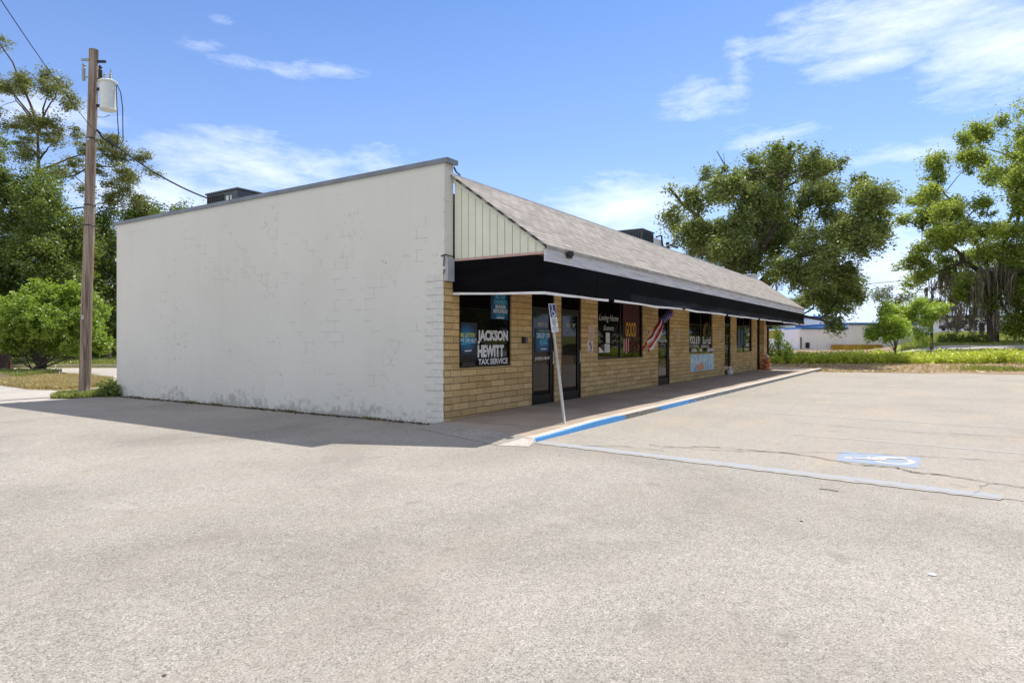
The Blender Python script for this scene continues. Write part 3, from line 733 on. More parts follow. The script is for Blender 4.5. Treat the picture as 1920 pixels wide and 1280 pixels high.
def squiggle(mb, x0, x1, z0, z1, m, seed, y=None):      # handwriting too small to read in the photograph
    r2 = random.Random(seed); x0 *= K; x1 *= K; y = LY if y is None else y; w_ = (z1 - z0) * .13; x = x0; prev = None
    while x < x1:
        z = r2.choice([z0, z0 + (z1 - z0) * .1, z0 + (z1 - z0) * .55, z1, z0 + (z1 - z0) * .6])
        if prev and r2.random() > .12: mb.face([(prev[0], y, prev[1] - w_), (prev[0], y, prev[1] + w_), (x, y, z + w_), (x, y, z - w_)], m)
        prev = (x, z); x += (z1 - z0) * r2.uniform(.18, .4)
def scribble(parent, rows, mats):
    mb = MB()
    for k, (a, c, e, g, m) in enumerate(rows): squiggle(mb, a, c, e, g, m, k + 3)
    return mb.build('handwriting', mats, parent)
lettering(w1, [('JACKSON', 9.80, 10.82, 1.405, 1.665, 0, dict(bold=.055)), ('HEWITT', 9.80, 10.68, 1.15, 1.385, 0, dict(bold=.055)), ('TAX SERVICE', 9.82, 10.82, 1.015, 1.125, 0, dict(bold=.03))], [M['white_vinyl']])
lettering(d1, [('5853', 11.98, 12.24, 1.78, 1.86, 0, BOLD), ('1', 12.30, 12.33, 1.77, 1.85, 0, BOLD), ('JACKSON HEWITT', 11.86, 12.55, 1.035, 1.12, 1, BOLD)], [M['cream_vinyl'], M['white_vinyl']])
lettering(d2, [('5853', 13.24, 13.48, 1.79, 1.87, 0, dict(bold=.02, shear=.25)), ("'B'", 13.56, 13.74, 1.79, 1.87, 0, dict(bold=.02, shear=.25))], [M['cream_vinyl']])
lettering(w2, [('Loving Home', 15.0, 16.2, 1.935, 2.14, 0, dict(bold=.006, shear=.35)), ('Scents', 15.25, 15.92, 1.735, 1.87, 0, dict(bold=.006, shear=.35))], [M['cream_vinyl']])
scribble(w2, [(15.76, 16.28, 1.575, 1.645, 0), (15.76, 16.28, 1.425, 1.495, 0), (15.76, 16.3, 1.285, 1.355, 0), (15.0, 15.24, 1.575, 1.645, 0), (15.0, 15.26, 1.425, 1.495, 0), (15.12, 15.32, 1.30, 1.365, 0)], [M['grey_vinyl']])
lettering(d3, [('POOL & SPA', 19.28, 19.95, 1.42, 1.52, 0, BOLD)], [M['white_vinyl']])
scribble(d3, [(19.36, 19.86, 1.555, 1.59, 0), (19.38, 19.84, 1.345, 1.395, 0)] + [(19.42, 19.82, 1.27 - .06 * k, 1.30 - .06 * k, 1) for k in range(5)], [M['white_vinyl'], M['grey_vinyl']])
lettering(w3, [('POOL & SPA', 22.24, 23.50, 1.36, 1.64, 0, dict(bold=.03)), ('SUPPLIES', 23.72, 24.90, 1.36, 1.64, 0, dict(bold=.03))], [M['white_vinyl']])
scribble(d4, [(26.82, 27.3, 1.55, 1.7, 0), (26.85, 27.25, 1.38, 1.45, 1), (26.85, 27.25, 1.25, 1.31, 1), (26.85, 27.2, 1.12, 1.18, 1)], [M['cream_vinyl'], M['grey_vinyl']])
# end column of the front
q = MB(); q.box(33.02, 33.62, 6.96, YF - .003, .08, 2.84); q.build('brick_pier', M['brick'], bld)
q = MB(); q.box(33.7, 33.86, 6.9, 7.05, .08, 2.84); q.build('support_post', M['darkbrown'], bld)

# ------------------------------------------------------------ things on the shop front
def rng_disc(mb, cx, cz, r, y, m, n=20): mb.face([(cx + r * math.cos(2 * math.pi * k / n), y, cz + r * math.sin(2 * math.pi * k / n)) for k in range(n)][::1], m)
def poster(label, x0, x1, z0, z1, mat, items, mats, underline=None):
    x0, x1 = x0 * K, x1 * K
    t_ = thing('window_poster', label, 'poster', (x0, LY, z0))
    mb = MB(); mb.box(x0, x1, LY - .004, LY - .001, z0, z1); mb.build('sheet', mat, t_)
    mb = MB()
    for it in items:
        body, a, c, e, g, m = it[:6]; put_text(mb, body, a * K, c * K, e, g, LY - .006, m, bold=it[6] if len(it) > 6 else .02, shear=it[7] if len(it) > 7 else 0)
    if underline:
        for a, e, c, g, wd, m in underline: mb.face([(a * K, LY - .006, e), (c * K, LY - .006, g), (c * K, LY - .006, g + wd), (a * K, LY - .006, e + wd)], m)
    mb.build('lettering', mats, t_); return t_
pm = [M['white_vinyl'], M['cyan_vinyl'], M['yellow_vinyl'], M['pale_vinyl']]
P1 = mat_poster('navy_poster_glow', (.004, .012, .055), (.005, .14, .30), 10.62, 2.06, .42)
poster('navy poster with pale capitals hanging at the top right of the tax office window', 10.22, 10.87, 1.885, 2.5, P1, [('BIG TAX', 10.38, 10.72, 2.285, 2.37, 1), ('CHANGES?', 10.33, 10.78, 2.185, 2.265, 1), ('BIGGER', 10.38, 10.74, 2.095, 2.165, 0), ('REFUNDS?', 10.31, 10.80, 2.005, 2.08, 0), ("We can help", 10.42, 10.68, 1.95, 1.985, 1, .008, .3)], pm, [(10.42, 1.935, 10.68, 1.94, .006, 1), (10.42, 1.905, 10.68, 1.905, .018, 0)])
P2 = mat_poster('blue_glow_poster', (.012, .014, .035), (.006, .19, .38), 9.55, 1.5, .30)
poster('blue poster with yellow line of text at lower left of the tax window', 9.28, 9.78, 1.2, 1.80, P2, [('IRS LETTER?', 9.275, 9.72, 1.53, 1.605, 2), ('WE CAN HELP!', 9.265, 9.75, 1.435, 1.51, 3)], pm, [(9.28, 1.395, 9.74, 1.425, .012, 1), (9.40, 1.265, 9.60, 1.275, .02, 0)])
P3 = mat_poster('door_poster_glow', (.006, .016, .09), (.006, .16, .30), 12.28, 1.47, .34)
poster('blue poster with white lettering hung on the first glass door', 11.87, 12.56, 1.215, 1.735, P3, [('Too busy to wait?', 11.98, 12.5, 1.655, 1.705, 2, .004, .3), ('DROP OFF', 11.93, 12.52, 1.52, 1.635, 3), ('& GO', 12.06, 12.38, 1.405, 1.50, 1, .02, .2)], pm, [(12.06, 1.375, 12.4, 1.395, .012, 1), (12.1, 1.275, 12.35, 1.275, .02, 0)])
# taped papers in the second window
for lab, x0, x1, z0, z1 in [('upper white notice taped in the second shop window', 15.40, 15.64, 1.41, 1.68), ('lower white notice taped in the second shop window', 15.33, 15.64, 1.165, 1.385)]:
    mb = MB(); mb.box(x0 * K, x1 * K, LY - .004, LY - .001, z0, z1, 0)
    for j in range(8): mb.box((x0 + .03) * K, (x1 - .04 - .05 * (j % 3)) * K, LY - .006, LY - .0045, z1 - .03 - j * (z1 - z0 - .04) / 8, z1 - .022 - j * (z1 - z0 - .04) / 8, 1)
    tag(mb.build('paper_notice', [M['paper'], M['grey_vinyl']]), lab, 'notice', group='notices taped in the second window')
mb = MB(); mb.prism([(14.99 * K, LY - .003, 1.165), (15.31 * K, LY - .003, 1.165), (15.06 * K, LY - .003, 1.30), (14.99 * K, LY - .003, 1.31)], (0, .002, 0))
tag(mb.build('torn_paper', M['paper']), 'torn triangular white sheet at the lower left of the second shop window', 'paper')
# red display in the second window
t_ = thing('window_display', 'dark red drapes with gold lettering behind the right half of the second shop window', 'display', (16.5, LY, 1.1))
mb = MB(); n = 26
for j in range(n):
    a = 16.50 * K + j * (1.15 * K) / n; c = a + 1.15 * K / n; za = 2.5; ze = 1.55 + .02 * math.sin(j * 2.1)
    mb.face([(a, LY - .002 - .006 * (j % 2), ze), (c, LY - .002 - .006 * ((j + 1) % 2), ze), (c, LY - .002 - .006 * ((j + 1) % 2), za), (a, LY - .002 - .006 * (j % 2), za)])
mb.build('drape', M['curtain'], t_)
mb = MB(); put_text(mb, 'GOOD', 16.66 * K, 17.40 * K, 1.575, 1.985, LY - .012, 0, bold=.02); mb.build('lettering', M['gold'], t_)
mb = MB(); rr = random.Random(5)
for j in range(22):
    x = 16.54 * K + j * .052; wd = .018 + rr.random() * .02; zt = 1.50 + rr.uniform(-.03, .05)
    mb.box(x, x + wd, LY - .008, LY - .003, 1.13 + rr.uniform(-.02, .06), zt, 0 if j > 7 else (1 if j % 3 else 2))
for j in range(14): rng_disc(mb, 16.95 * K + rr.uniform(0, .7), 1.2 + rr.uniform(0, .35), .012 + .02 * rr.random(), LY - .010, 3, 8)
mb.build('streamers', [M['curtain'], M['redcloth'], M['whitecloth'], M['orange']], t_)
# wreath in the third window
mb = MB(); rr = random.Random(8)
for j in range(260):
    q_ = rr.uniform(0, 6.28); rad = .28 + rr.gauss(0, .06); x = 24.15 * K + rad * math.cos(q_) * 1.25; z = 1.84 + rad * math.sin(q_) * .8
    a_ = rr.uniform(0, 6.28); l_ = .05
    mb.obox((x, LY - .02 - rr.random() * .02, z), (l_ * math.cos(a_), 0, l_ * math.sin(a_)), (0, .004, 0), (-.015 * math.sin(a_), 0, .015 * math.cos(a_)), 1 if rr.random() < .16 else 0)
tag(mb.build('wreath', [M['darkleaf'], M['terracotta']]), 'dark green wreath with rust flowers hung in the third shop window', 'wreath')
# small white objects along the third sill and shelf items in the fourth window
rr = random.Random(9)
for x, lab in [(22.32, 'leftmost'), (22.60, 'second'), (23.2, 'third'), (24.15, 'fourth'), (24.45, 'fifth'), (24.70, 'sixth')]:
    mb = MB(); w_ = .09; h_ = .08
    mb.lathe([(.02, 0), (.055, .004), (.06, h_ * .6), (.045, h_), (.03, h_ + .03), (.025, h_ + .045)], (x * K, LY - .07, 1.085), 10)
    tag(mb.build('jar', M['paper']), f'small white jar on the third window sill, {lab} from the left', 'jar', group='white jars on the third window sill')
t_ = thing('window_display', 'pale blue cloths and white price cards hung behind the fourth shop window', 'display', (29, LY, 1.1))
mb = MB()
for x0, x1, z0, z1, m_ in [(28.75, 29.15, 1.35, 2.0, 0), (29.3, 29.65, 1.3, 1.95, 1), (28.72, 29.3, 1.27, 1.37, 1)]:
    n = 6
    for j in range(n):
        a = (x0 + (x1 - x0) * j / n) * K; c = (x0 + (x1 - x0) * (j + 1) / n) * K
        mb.face([(a, LY - .004 - .008 * (j % 2), z0), (c, LY - .004 - .008 * ((j + 1) % 2), z0), (c, LY - .004 - .008 * ((j + 1) % 2), z1), (a, LY - .004 - .008 * (j % 2), z1)], m_)
mb.build('cloth', [plain('grey_blue_cloth', (.10, .12, .13), .8), plain('dull_blue_cloth', (.05, .13, .24), .8)], t_)
mb = MB()
for x0, x1, z0, z1 in [(30.1, 30.75, 1.22, 1.38), (30.1, 30.6, 1.45, 1.52), (30.45, 30.85, 1.7, 1.84), (30.5, 30.72, 1.95, 2.05), (30.3, 30.42, 1.7, 1.83), (30.55, 30.68, 1.55, 1.64)]:
    mb.box(x0 * K, x1 * K, LY - .006, LY - .003, z0, z1)
mb.build('card', M['cream_vinyl'], t_)
# signs screwed to the brick
def wall_sign(name, label, x0, x1, z0, z1, draw, mats, group=None):
    t_ = thing(name, label, 'sign', (x0, YF, z0), group)
    mb = MB(); mb.box(x0, x1, YF - .012, YF - .002, z0, z1); mb.build('plate', mats[0], t_)
    mb = MB(); draw(mb, x0, x1, z0, z1, YF - .014); mb.build('print', mats[1:], t_); return t_
def draw_lines(mb, x0, x1, z0, z1, y):
    squiggle(mb, (x0 + .05) / K, (x1 - .05) / K, z1 - .06, z1 - .025, 0, 4, y); squiggle(mb, (x0 + .04) / K, (x1 - .04) / K, z1 - .115, z1 - .075, 0, 7, y)
    for j in range(6): mb.box(x0 + .04, x1 - .04 - .03 * (j % 2), y - .001, y, z0 + .025 + j * .026, z0 + .034 + j * .026, 0)
wall_sign('wall_sign', 'pinkish faded notice with rows of small red print on the brick beside the second door', 14.39, 14.71, 1.52, 1.83, draw_lines, [M['fadedsign'], M['redink']])
def draw_hand(mb, x0, x1, z0, z1, y):
    cx, cz = (x0 + x1) / 2, (z0 + z1) / 2 + .02
    n = 20
    for k in range(n):
        a, c = 2 * math.pi * k / n, 2 * math.pi * (k + 1) / n
        mb.face([(cx + .075 * math.cos(a), y, cz + .09 * math.sin(a)), (cx + .095 * math.cos(a), y, cz + .112 * math.sin(a)), (cx + .095 * math.cos(c), y, cz + .112 * math.sin(c)), (cx + .075 * math.cos(c), y, cz + .09 * math.sin(c))], 1)
    mb.face([(cx - .07, y - .001, cz + .05), (cx - .03, y - .001, cz + .085), (cx + .08, y - .001, cz - .07), (cx + .05, y - .001, cz - .1)], 0)
    mb.box(x0 + .05, x1 - .05, y - .001, y, z0 + .02, z0 + .035, 0)
wall_sign('wall_sign', 'white prohibition sign with dark symbol below the pink notice by the second door', 14.36, 14.65, 1.19, 1.475, draw_hand, [M['whitesign'], M['blackink'], M['redink']])
def draw_small(mb, x0, x1, z0, z1, y):
    for j in range(7): mb.box(x0 + .04, x1 - .05 - .03 * (j % 2), y - .001, y, z0 + .02 + j * (z1 - z0 - .03) / 7, z0 + .035 + j * (z1 - z0 - .03) / 7, 0)
wall_sign('wall_sign', 'small pink notice on the brick pier between third door and third window', 20.82, 21.16, 1.54, 1.83, draw_small, [M['fadedsign'], M['redink']])
wall_sign('wall_sign', 'small pink notice on the brick pier just before the fourth door', 25.80, 26.15, 1.52, 1.86, draw_small, [M['fadedsign'], M['redink']])
wall_sign('wall_sign', 'tiny reddish notice behind the flag streamers', 18.25, 18.55, 1.66, 1.80, draw_small, [M['fadedsign'], M['redink']])
t_ = thing('picture_panel', 'faded blue two-part picture panel mounted under the third window', 'panel', (22.29, YF, .41))
for x0, x1 in [(22.30, 23.66), (23.70, 25.10)]:
    mb = MB(); mb.box(x0, x1, YF - .02, YF - .003, .41, .985); mb.build('panel', M['mural'], t_)
mb = MB(); mb.box(22.27, 25.14, YF - .024, YF - .002, .385, .408); mb.build('ledge', M['fascia'], t_)
t_ = thing('key_box', 'small black lock box fixed to the brick beside the first door', 'box', (11.34, YF, 1.42))
mb = MB(); mb.box(11.34, 11.45, YF - .06, YF - .002, 1.41, 1.545); mb.build('body', M['darkmetal'], t_, bevel=.008)
mb = MB(); mb.box(11.455, 11.54, YF - .03, YF - .002, 1.42, 1.52); mb.box(11.47, 11.50, YF - .034, YF - .03, 1.43, 1.5, 1); mb.build('keypad', [M['bronze'], M['paper']], t_)
t_ = thing('flood_light', 'small dark flood light on the white fascia near the eave corner', 'light', (9.72, 5.22, 2.88))
mb = MB(); mb.box(9.70, 9.84, 5.17, 5.222, 2.855, 2.965); mb.build('housing', M['darkmetal'], t_, bevel=.01)
mb = MB(); mb.lathe([(.025, 0), (.05, .01), (.06, .06), (.045, .1)], (9.68, 5.13, 2.86), 12); mb.build('lamp', M['darkmetal'], t_)
# star-spangled windsock under the awning
A = Vector((18.75, 6.6, 2.31)); B = Vector((17.98, 6.6, 1.99)); E_ = Vector((16.75, 6.6, 1.27))
t_ = thing('windsock', 'red white and blue star windsock streaming under the awning by the third door', 'flag', A)
mb = MB(); ax = (B - A).normalized(); u = ax.cross(Vector((0, 1, 0))).normalized(); v = ax.cross(u); rings = []
for k in range(7):
    c = A + (B - A) * k / 6 + Vector((0, 0, -.02 * math.sin(k))); r_ = .098 - .003 * k; i = len(mb.v)
    for a in range(14): mb.v.append(tuple(c + (u * math.cos(a / 14 * 6.283) + v * math.sin(a / 14 * 6.283)) * r_))
    rings.append(i)
for a, c in zip(rings, rings[1:]):
    for k in range(14): mb.f.append((a + k, a + (k + 1) % 14, c + (k + 1) % 14, c + k)); mb.m.append(0)
rr = random.Random(3)
for k in range(6):
    for a in range(14):
        q_ = (a + (k % 2) * .5) / 14 * 6.283; c = A + (B - A) * (k + .5) / 6 + Vector((0, 0, -.02 * math.sin(k + .5))); nr = (u * math.cos(q_) + v * math.sin(q_)); ct = c + nr * (.101 - .003 * (k + .5)); tg = nr.cross(ax)
        mb.face([ct + (ax * math.cos(j * .6283) + tg * math.sin(j * .6283)) * (.022 if j % 2 == 0 else .010) for j in range(10)], 1)
mb.build('star_tube', [M['bluecloth'], M['whitecloth']], t_)
for k in range(7):
    mb = MB(); ang = k / 7 * 6.283; st = B + (u * math.cos(ang) + v * math.sin(ang)) * .1; n = 9; L = [1, .97, 1.0, .9, .85, .74, .95][k]
    off = Vector((0, (k - 3) * .018, 0)); pts = []
    for j in range(n + 1):
        s_ = j / n; c = st + (E_ - B) * s_ * L + off * s_ + Vector((.10 * s_ * (k in (4, 5)), .02 * math.sin(j * 1.3 + k), -.10 * math.sin(s_ * 3.1) * (1 if k % 2 else .6) - .05 * s_ * (k in (4, 5)))); pts.append(c)
    wv_ = Vector((.02, .015, .033))
    for p, q_ in zip(pts, pts[1:]): mb.face([p - wv_, p + wv_, q_ + wv_, q_ - wv_])
    o = mb.build('streamer', M['redcloth'] if k % 2 == 0 else M['whitecloth'], t_)
mb = MB(); mb.tube([A + (u * .1), A + Vector((.1, .25, .25)), A + Vector((.1, .25, .53))], .004, 5); mb.tube([A - (u * .1), A + Vector((.1, .25, .25))], .004, 5); mb.build('hanger', M['cable'], t_)
# planter at the end pier
t_ = thing('plant_pot', 'stacked terracotta pots standing beside the end brick pier', 'pot', (32.55, 6.75, .1))
mb = MB(); mb.lathe([(.24, 0), (.26, .04), (.15, .07), (.13, .14), (.22, .2), (.24, .3), (.2, .31)], (32.55, 6.75, .1), 16); mb.build('lower_pot', M['terracotta'], t_, smooth=True)
mb = MB(); mb.lathe([(.1, 0), (.16, .12), (.17, .22), (.14, .23)], (32.55, 6.75, .41), 16); mb.build('upper_pot', M['terracotta'], t_, smooth=True)
mb = MB(); mb.lathe([(.02, 0), (.1, .05), (.12, .12), (.06, .2), (.02, .22)], (32.55, 6.75, .64), 14); mb.build('finial', M['fadedsign'], t_, smooth=True)
t_ = thing('door_ornament', 'round white ornament leaning at the foot of the fourth door', 'ornament', (27.0, 7.0, .1))
mb = MB(); mb.lathe([(.05, 0), (.12, .02), (.15, .12), (.1, .2), (.07, .22)], (27.0, 7.02, .1), 14); mb.build('body', M['paper'], t_, smooth=True)
mb = MB(); mb.lathe([(.04, 0), (.085, .05), (.07, .11), (.02, .14)], (27.0, 7.02, .31), 12); mb.build('head', M['paper'], t_, smooth=True)

# ------------------------------------------------------------ disabled parking sign
base = Vector((9.6, 5.2, .085)); topc = base + RT * (-.235) + Vector((0, 0, 1.96))
t_ = thing('parking_sign', 'leaning galvanised post with blue wheelchair parking sign on the sidewalk edge', 'sign', base)
mb = MB(); mb.tube([base, base + (topc - base) * .5 + RT * .008, topc], .026, 8); mb.build('post', M['galv'], t_, smooth=True)
axu = (topc - base).normalized(); sx = Vector((.97, .10, 0)); sx = (sx - axu * sx.dot(axu)).normalized(); sn = sx.cross(axu).normalized()   # sn faces the lot
if sn.y > 0: sn = -sn
org = topc + axu * .03 + sn * .032
def splate(mb, w_, z0, z1, m, o=0., r_=.02): mb.obox(org + axu * ((z0 + z1) / 2) + sn * o, sx * (w_ / 2), axu * ((z1 - z0) / 2), sn * .002, m)
mb = MB(); splate(mb, .28, -.235, 0, 0); splate(mb, .245, -.224, -.014, 1, .003); mb.build('wheelchair_plate', [M['signwhite'], M['signblue']], t_)
mb = MB()
fr_ = org + sn * .0065
def sp_(a, c): return fr_ + sx * a + axu * c
def stroke3(pts, wd):
    for p, q_ in zip(pts, pts[1:]):
        p, q_ = Vector(p), Vector(q_); d = (q_ - p).normalized(); e = Vector((-d.y, d.x)) * wd / 2
        mb.face([sp_(*(p - d * wd * .3 + e)), sp_(*(p - d * wd * .3 - e)), sp_(*(q_ + d * wd * .3 - e)), sp_(*(q_ + d * wd * .3 + e))])
stroke3([(-.005 + .062 * math.cos(a), -.155 + .055 * math.sin(a)) for a in [math.radians(x) for x in range(130, 361, 20)]], .02)
stroke3([(-.02, -.065), (-.012, -.13), (.045, -.135), (.072, -.195), (.095, -.187)], .022)
mb.face([sp_(-.022 + .02 * math.cos(a / 10 * 6.283), -.038 + .02 * math.sin(a / 10 * 6.283)) for a in range(10)])
mb.build('wheelchair_symbol', M['signwhite'], t_)
mb = MB(); splate(mb, .28, -.475, -.240, 0)
mb.build('text_plate', M['signwhite'], t_)
mb = MB()
for body, a, c, e, g in [('PARKING BY', -.1, .1, -.278, -.256), ('DISABLED', -.1, .1, -.312, -.289), ('PERMIT', -.08, .08, -.346, -.323), ('ONLY', -.06, .06, -.38, -.357), ('$250 FINE', -.11, .11, -.42, -.394), ('TOW AWAY', -.1, .1, -.456, -.434)]:
    put_text(mb, body, a, c, e, g, 0, 0, bold=.02, frame=(org + sn * .0045, sx, axu))
mb.build('sign_lettering', M['blackink'], t_)

# ------------------------------------------------------------ rooftop air conditioners
def ac(label, x0, x1, y0, y1, z0, z1, white):
    t_ = thing('rooftop_air_conditioner', label, 'air conditioner', (x0, y0, z0))
    mb = MB(); mb.box(x0, x1, y0, y1, z0, z1); mb.box(x0 + .05, x1 - .05, y0 + .05, y1 - .05, z0 - .12, z0, 1); mb.build('cabinet', [M['acbody'], M['acslat']], t_, bevel=.012)
    mb = MB(); mb.box(x0 - .03, x1 + .03, y0 - .03, y1 + .03, z1 + .002, z1 + .05); mb.build('lid', M['acbody'], t_, bevel=.01)
    mb = MB(); n = 9
    for k in range(n):
        y = y0 + (y1 - y0) * (.42 + .55 * (k + .5) / n) if white else y0 + (y1 - y0) * (.05 + .9 * (k + .5) / n)
        mb.box(x0 - .016, x0 - .002, y - .028, y + .022, z0 + .06, z1 - .05)
    if not white:
        for k in range(6): x = x0 + (x1 - x0) * (k + .5) / 6; mb.box(x - .06, x + .05, y0 - .016, y0 - .002, z0 + .06, z1 - .05)
    mb.build('grille', M['acslat'], t_)
    return t_
a1 = ac('small dark grey rooftop unit with pale stickers behind the stucco parapet', 10.1, 10.95, 14.9, 16.25, 4.27, 5.32, True)
mb = MB(); mb.box(10.078, 10.098, 15.25, 15.36, 4.5, 5.2); mb.box(10.078, 10.098, 15.12, 15.18, 4.5, 5.2) ; mb.build('sticker', M['acwhite'], a1)
a2 = ac('dark louvred rooftop unit standing behind the shingle ridge near the oak', 21.95, 23.05, 8.75, 9.75, 4.27, 5.42, False)
mb = MB(); mb.box(23.06, 24.0, 8.76, 9.7, 4.27, 5.3); mb.build('duct_housing', M['acwhite'], a2, bevel=.01)
t_ = thing('vent_pipe', 'dark upright vent pipe with a bent conduit beside the far rooftop unit', 'pipe', (24.6, 8.8, 4.15))
mb = MB(); mb.tube([(24.7, 8.8, 4.1), (24.7, 8.8, 5.32)], .07, 10); mb.build('stack', M['darkmetal'], t_)
mb = MB(); mb.tube([(23.2, 8.7, 5.32), (23.55, 8.7, 5.42), (23.75, 8.7, 5.44), (23.8, 8.7, 5.2), (23.9, 8.7, 5.05), (24.15, 8.7, 5.05), (24.7, 8.72, 5.22), (25.6, 8.72, 5.2)], .035, 8); mb.build('conduit', M['cable'], t_)
t_ = thing('vent_box', 'small grey vent box at the far end of the shingle ridge', 'vent', (33.0, 7.3, 4.4))
mb = MB(); mb.box(32.5, 33.3, 7.32, 7.8, 4.15, 4.62); mb.build('box', M['flashing'], t_); mb = MB(); mb.box(32.4, 33.4, 7.26, 7.86, 4.622, 4.68); mb.build('lid', M['flashing'], t_)
# things on the far corner of the stucco wall
mb = MB(); mb.tube([(9.2, 18.3, 2.17), (9.2, 18.9, 2.17), (9.2, 18.95, 2.16)], .03, 8); tag(mb.build('drain_pipe', M['signwhite']), 'short white pipe sticking out behind the stucco wall', 'pipe')
t_ = thing('wall_lamp', 'small white lamp at the rear corner of the stucco wall', 'lamp', (8.9, 18.35, 3.6))
mb = MB(); mb.box(8.86, 8.98, 18.303, 18.38, 3.58, 3.74); mb.build('bracket', M['signwhite'], t_); mb = MB(); mb.lathe([(.03, 0), (.06, .03), (.05, .1)], (8.9, 18.42, 3.58), 10); mb.build('lamp_head', M['signwhite'], t_)

# ------------------------------------------------------------ utility pole
pb = Vector((8.52, 19.41, -.05)); pt = pb + RT * .262 + Vector((0, 0, 9.42)); PD = (pt - pb).normalized()
pole = thing('utility_pole', 'weathered wooden utility pole leaning slightly beyond the stucco wall', 'utility pole', pb)
mb = MB(); n = 24; mb.tube([pb + (pt - pb) * k / n + RT * (.006 * math.sin(k * .7)) for k in range(n + 1)], [.145 - .030 * k / n + .002 * math.sin(k * 1.3) for k in range(n + 1)], 14)
mb.build('pole', M['pole'], pole, smooth=True)
def onp(z): return pb + PD * (z + .05) / PD.z
tc = onp(8.1) + RT * .45 - FW * .05
mb = MB(); mb.lathe([(.18, -.40), (.21, -.38), (.195, -.36), (.20, .34), (.235, .345), (.235, .38), (.19, .41), (.05, .43)], tc, 24); tr = mb.build('transformer', M['transformer'], pole, smooth=False)
mb = MB()
for dx in (-.09, .07): mb.lathe([(.03, 0), (.05, .03), (.03, .06), (.05, .09), (.03, .12), (.045, .15), (.02, .18), (.012, .3 if dx > 0 else .2)], tc + RT * dx + Vector((0, 0, .43)), 10)
mb.build('bushing', M['ceramic'], tr)
mb = MB()
for z_ in (7.85, 8.3): mb.obox(onp(z_) + RT * .18, RT * .12, FW * .03, Vector((0, 0, .035)))
mb.build('bracket', M['darkmetal'], tr)
for s_, z_, m_ in ((-1, 8.75, 'ceramic'), (1, 8.7, 'darkmetal')):
    c = onp(z_) + RT * (.26 * s_ if s_ < 0 else .19)
    mb = MB(); mb.lathe([(.035, -.22), (.05, -.2), (.05, .12), (.03, .15), (.05, .2), (.03, .24)], c, 10); mb.obox(onp(z_ + .35) + RT * (.2 * s_), RT * .13, FW * .025, Vector((0, 0, .03))); mb.obox(onp(z_ - .12) + RT * (.14 * s_), RT * .1, FW * .015, Vector((0, 0, .015)))
    mb.build('fuse_cutout', M[m_], pole)
mb = MB()
for z_ in (6.95, 5.15, 4.6): mb.tube([onp(z_) + (RT * math.cos(a / 12 * 6.283) + FW * math.sin(a / 12 * 6.283)) * .141 for a in range(13)], .014, 5, cap=False)
mb.build('strap', M['darkmetal'], pole)
mb = MB(); mb.obox(onp(2.1) + FW * -.155, RT * .03, FW * .01, Vector((0, 0, .06))); mb.obox(onp(6.9) - FW * .14, RT * .04, FW * .02, Vector((0, 0, .03))); mb.build('tag_plate', M['galv'], pole)
mb = MB()
L1 = onp(7.9) + RT * .82
mb.tube([tc + RT * .24 + Vector((0, 0, .3)), tc + RT * .34 + Vector((0, 0, .1)), L1 + Vector((0, 0, -.1)), L1 + RT * .01 + Vector((0, 0, -1.0)), L1 + RT * -.18 + Vector((0, 0, -1.35)), onp(6.95) + RT * .45, onp(7.2) + RT * .15], .012, 6)
mb.tube([tc + RT * .22 + Vector((0, 0, .28)), tc + RT * .24 + Vector((0, 0, -.3)), tc + RT * .28 + Vector((0, 0, -1.0)), L1 + RT * -.2 + Vector((0, 0, -1.38))], .012, 6)
mb.tube([tc + RT * .05 + Vector((0, 0, -.52)), tc + RT * -.1 + Vector((0, 0, -.58)), onp(7.55) + RT * .14], .008, 5)
mb.tube([onp(7.2) + RT * .14, onp(6.98) + RT * .3, onp(6.75) + RT * .62], .028, 6)
mb.build('jumper_wire', M['cable'], pole)
def sag(p, q_, s_, n=18): return [p + (q_ - p) * k / n - Vector((0, 0, s_ * 4 * (k / n) * (1 - k / n))) for k in range(n + 1)]
mb = MB(); mb.tube(sag(onp(6.9) + RT * .5, Vector((10.3, 16.0, 5.15)), .18), .022, 6); tag(mb.build('service_cable', M['cable']), 'thick black service cable running from the pole down to the rooftop unit', 'cable')
mb = MB(); mb.tube(sag(onp(7.25), Vector((3.2, 11.4, 7.4)), .12), .009, 6); tag(mb.build('overhead_wire', M['cable']), 'thin overhead wire leaving the pole towards the top left corner', 'wire')
mb = MB(); mb.tube(sag(onp(5.1), Vector((16, 33, 5.0)), .3), .012, 5); tag(mb.build('overhead_wire', M['cable']), 'thin lower wire running from the pole back into the trees', 'wire')
mb = MB(); mb.tube(sag(Vector((68.6, 8.3, 6.6)), Vector((66.5, -25, 9.2)), .25), .035, 5); tag(mb.build('overhead_wire', M['galv']), 'pale wire crossing in front of the mossy oak', 'wire')
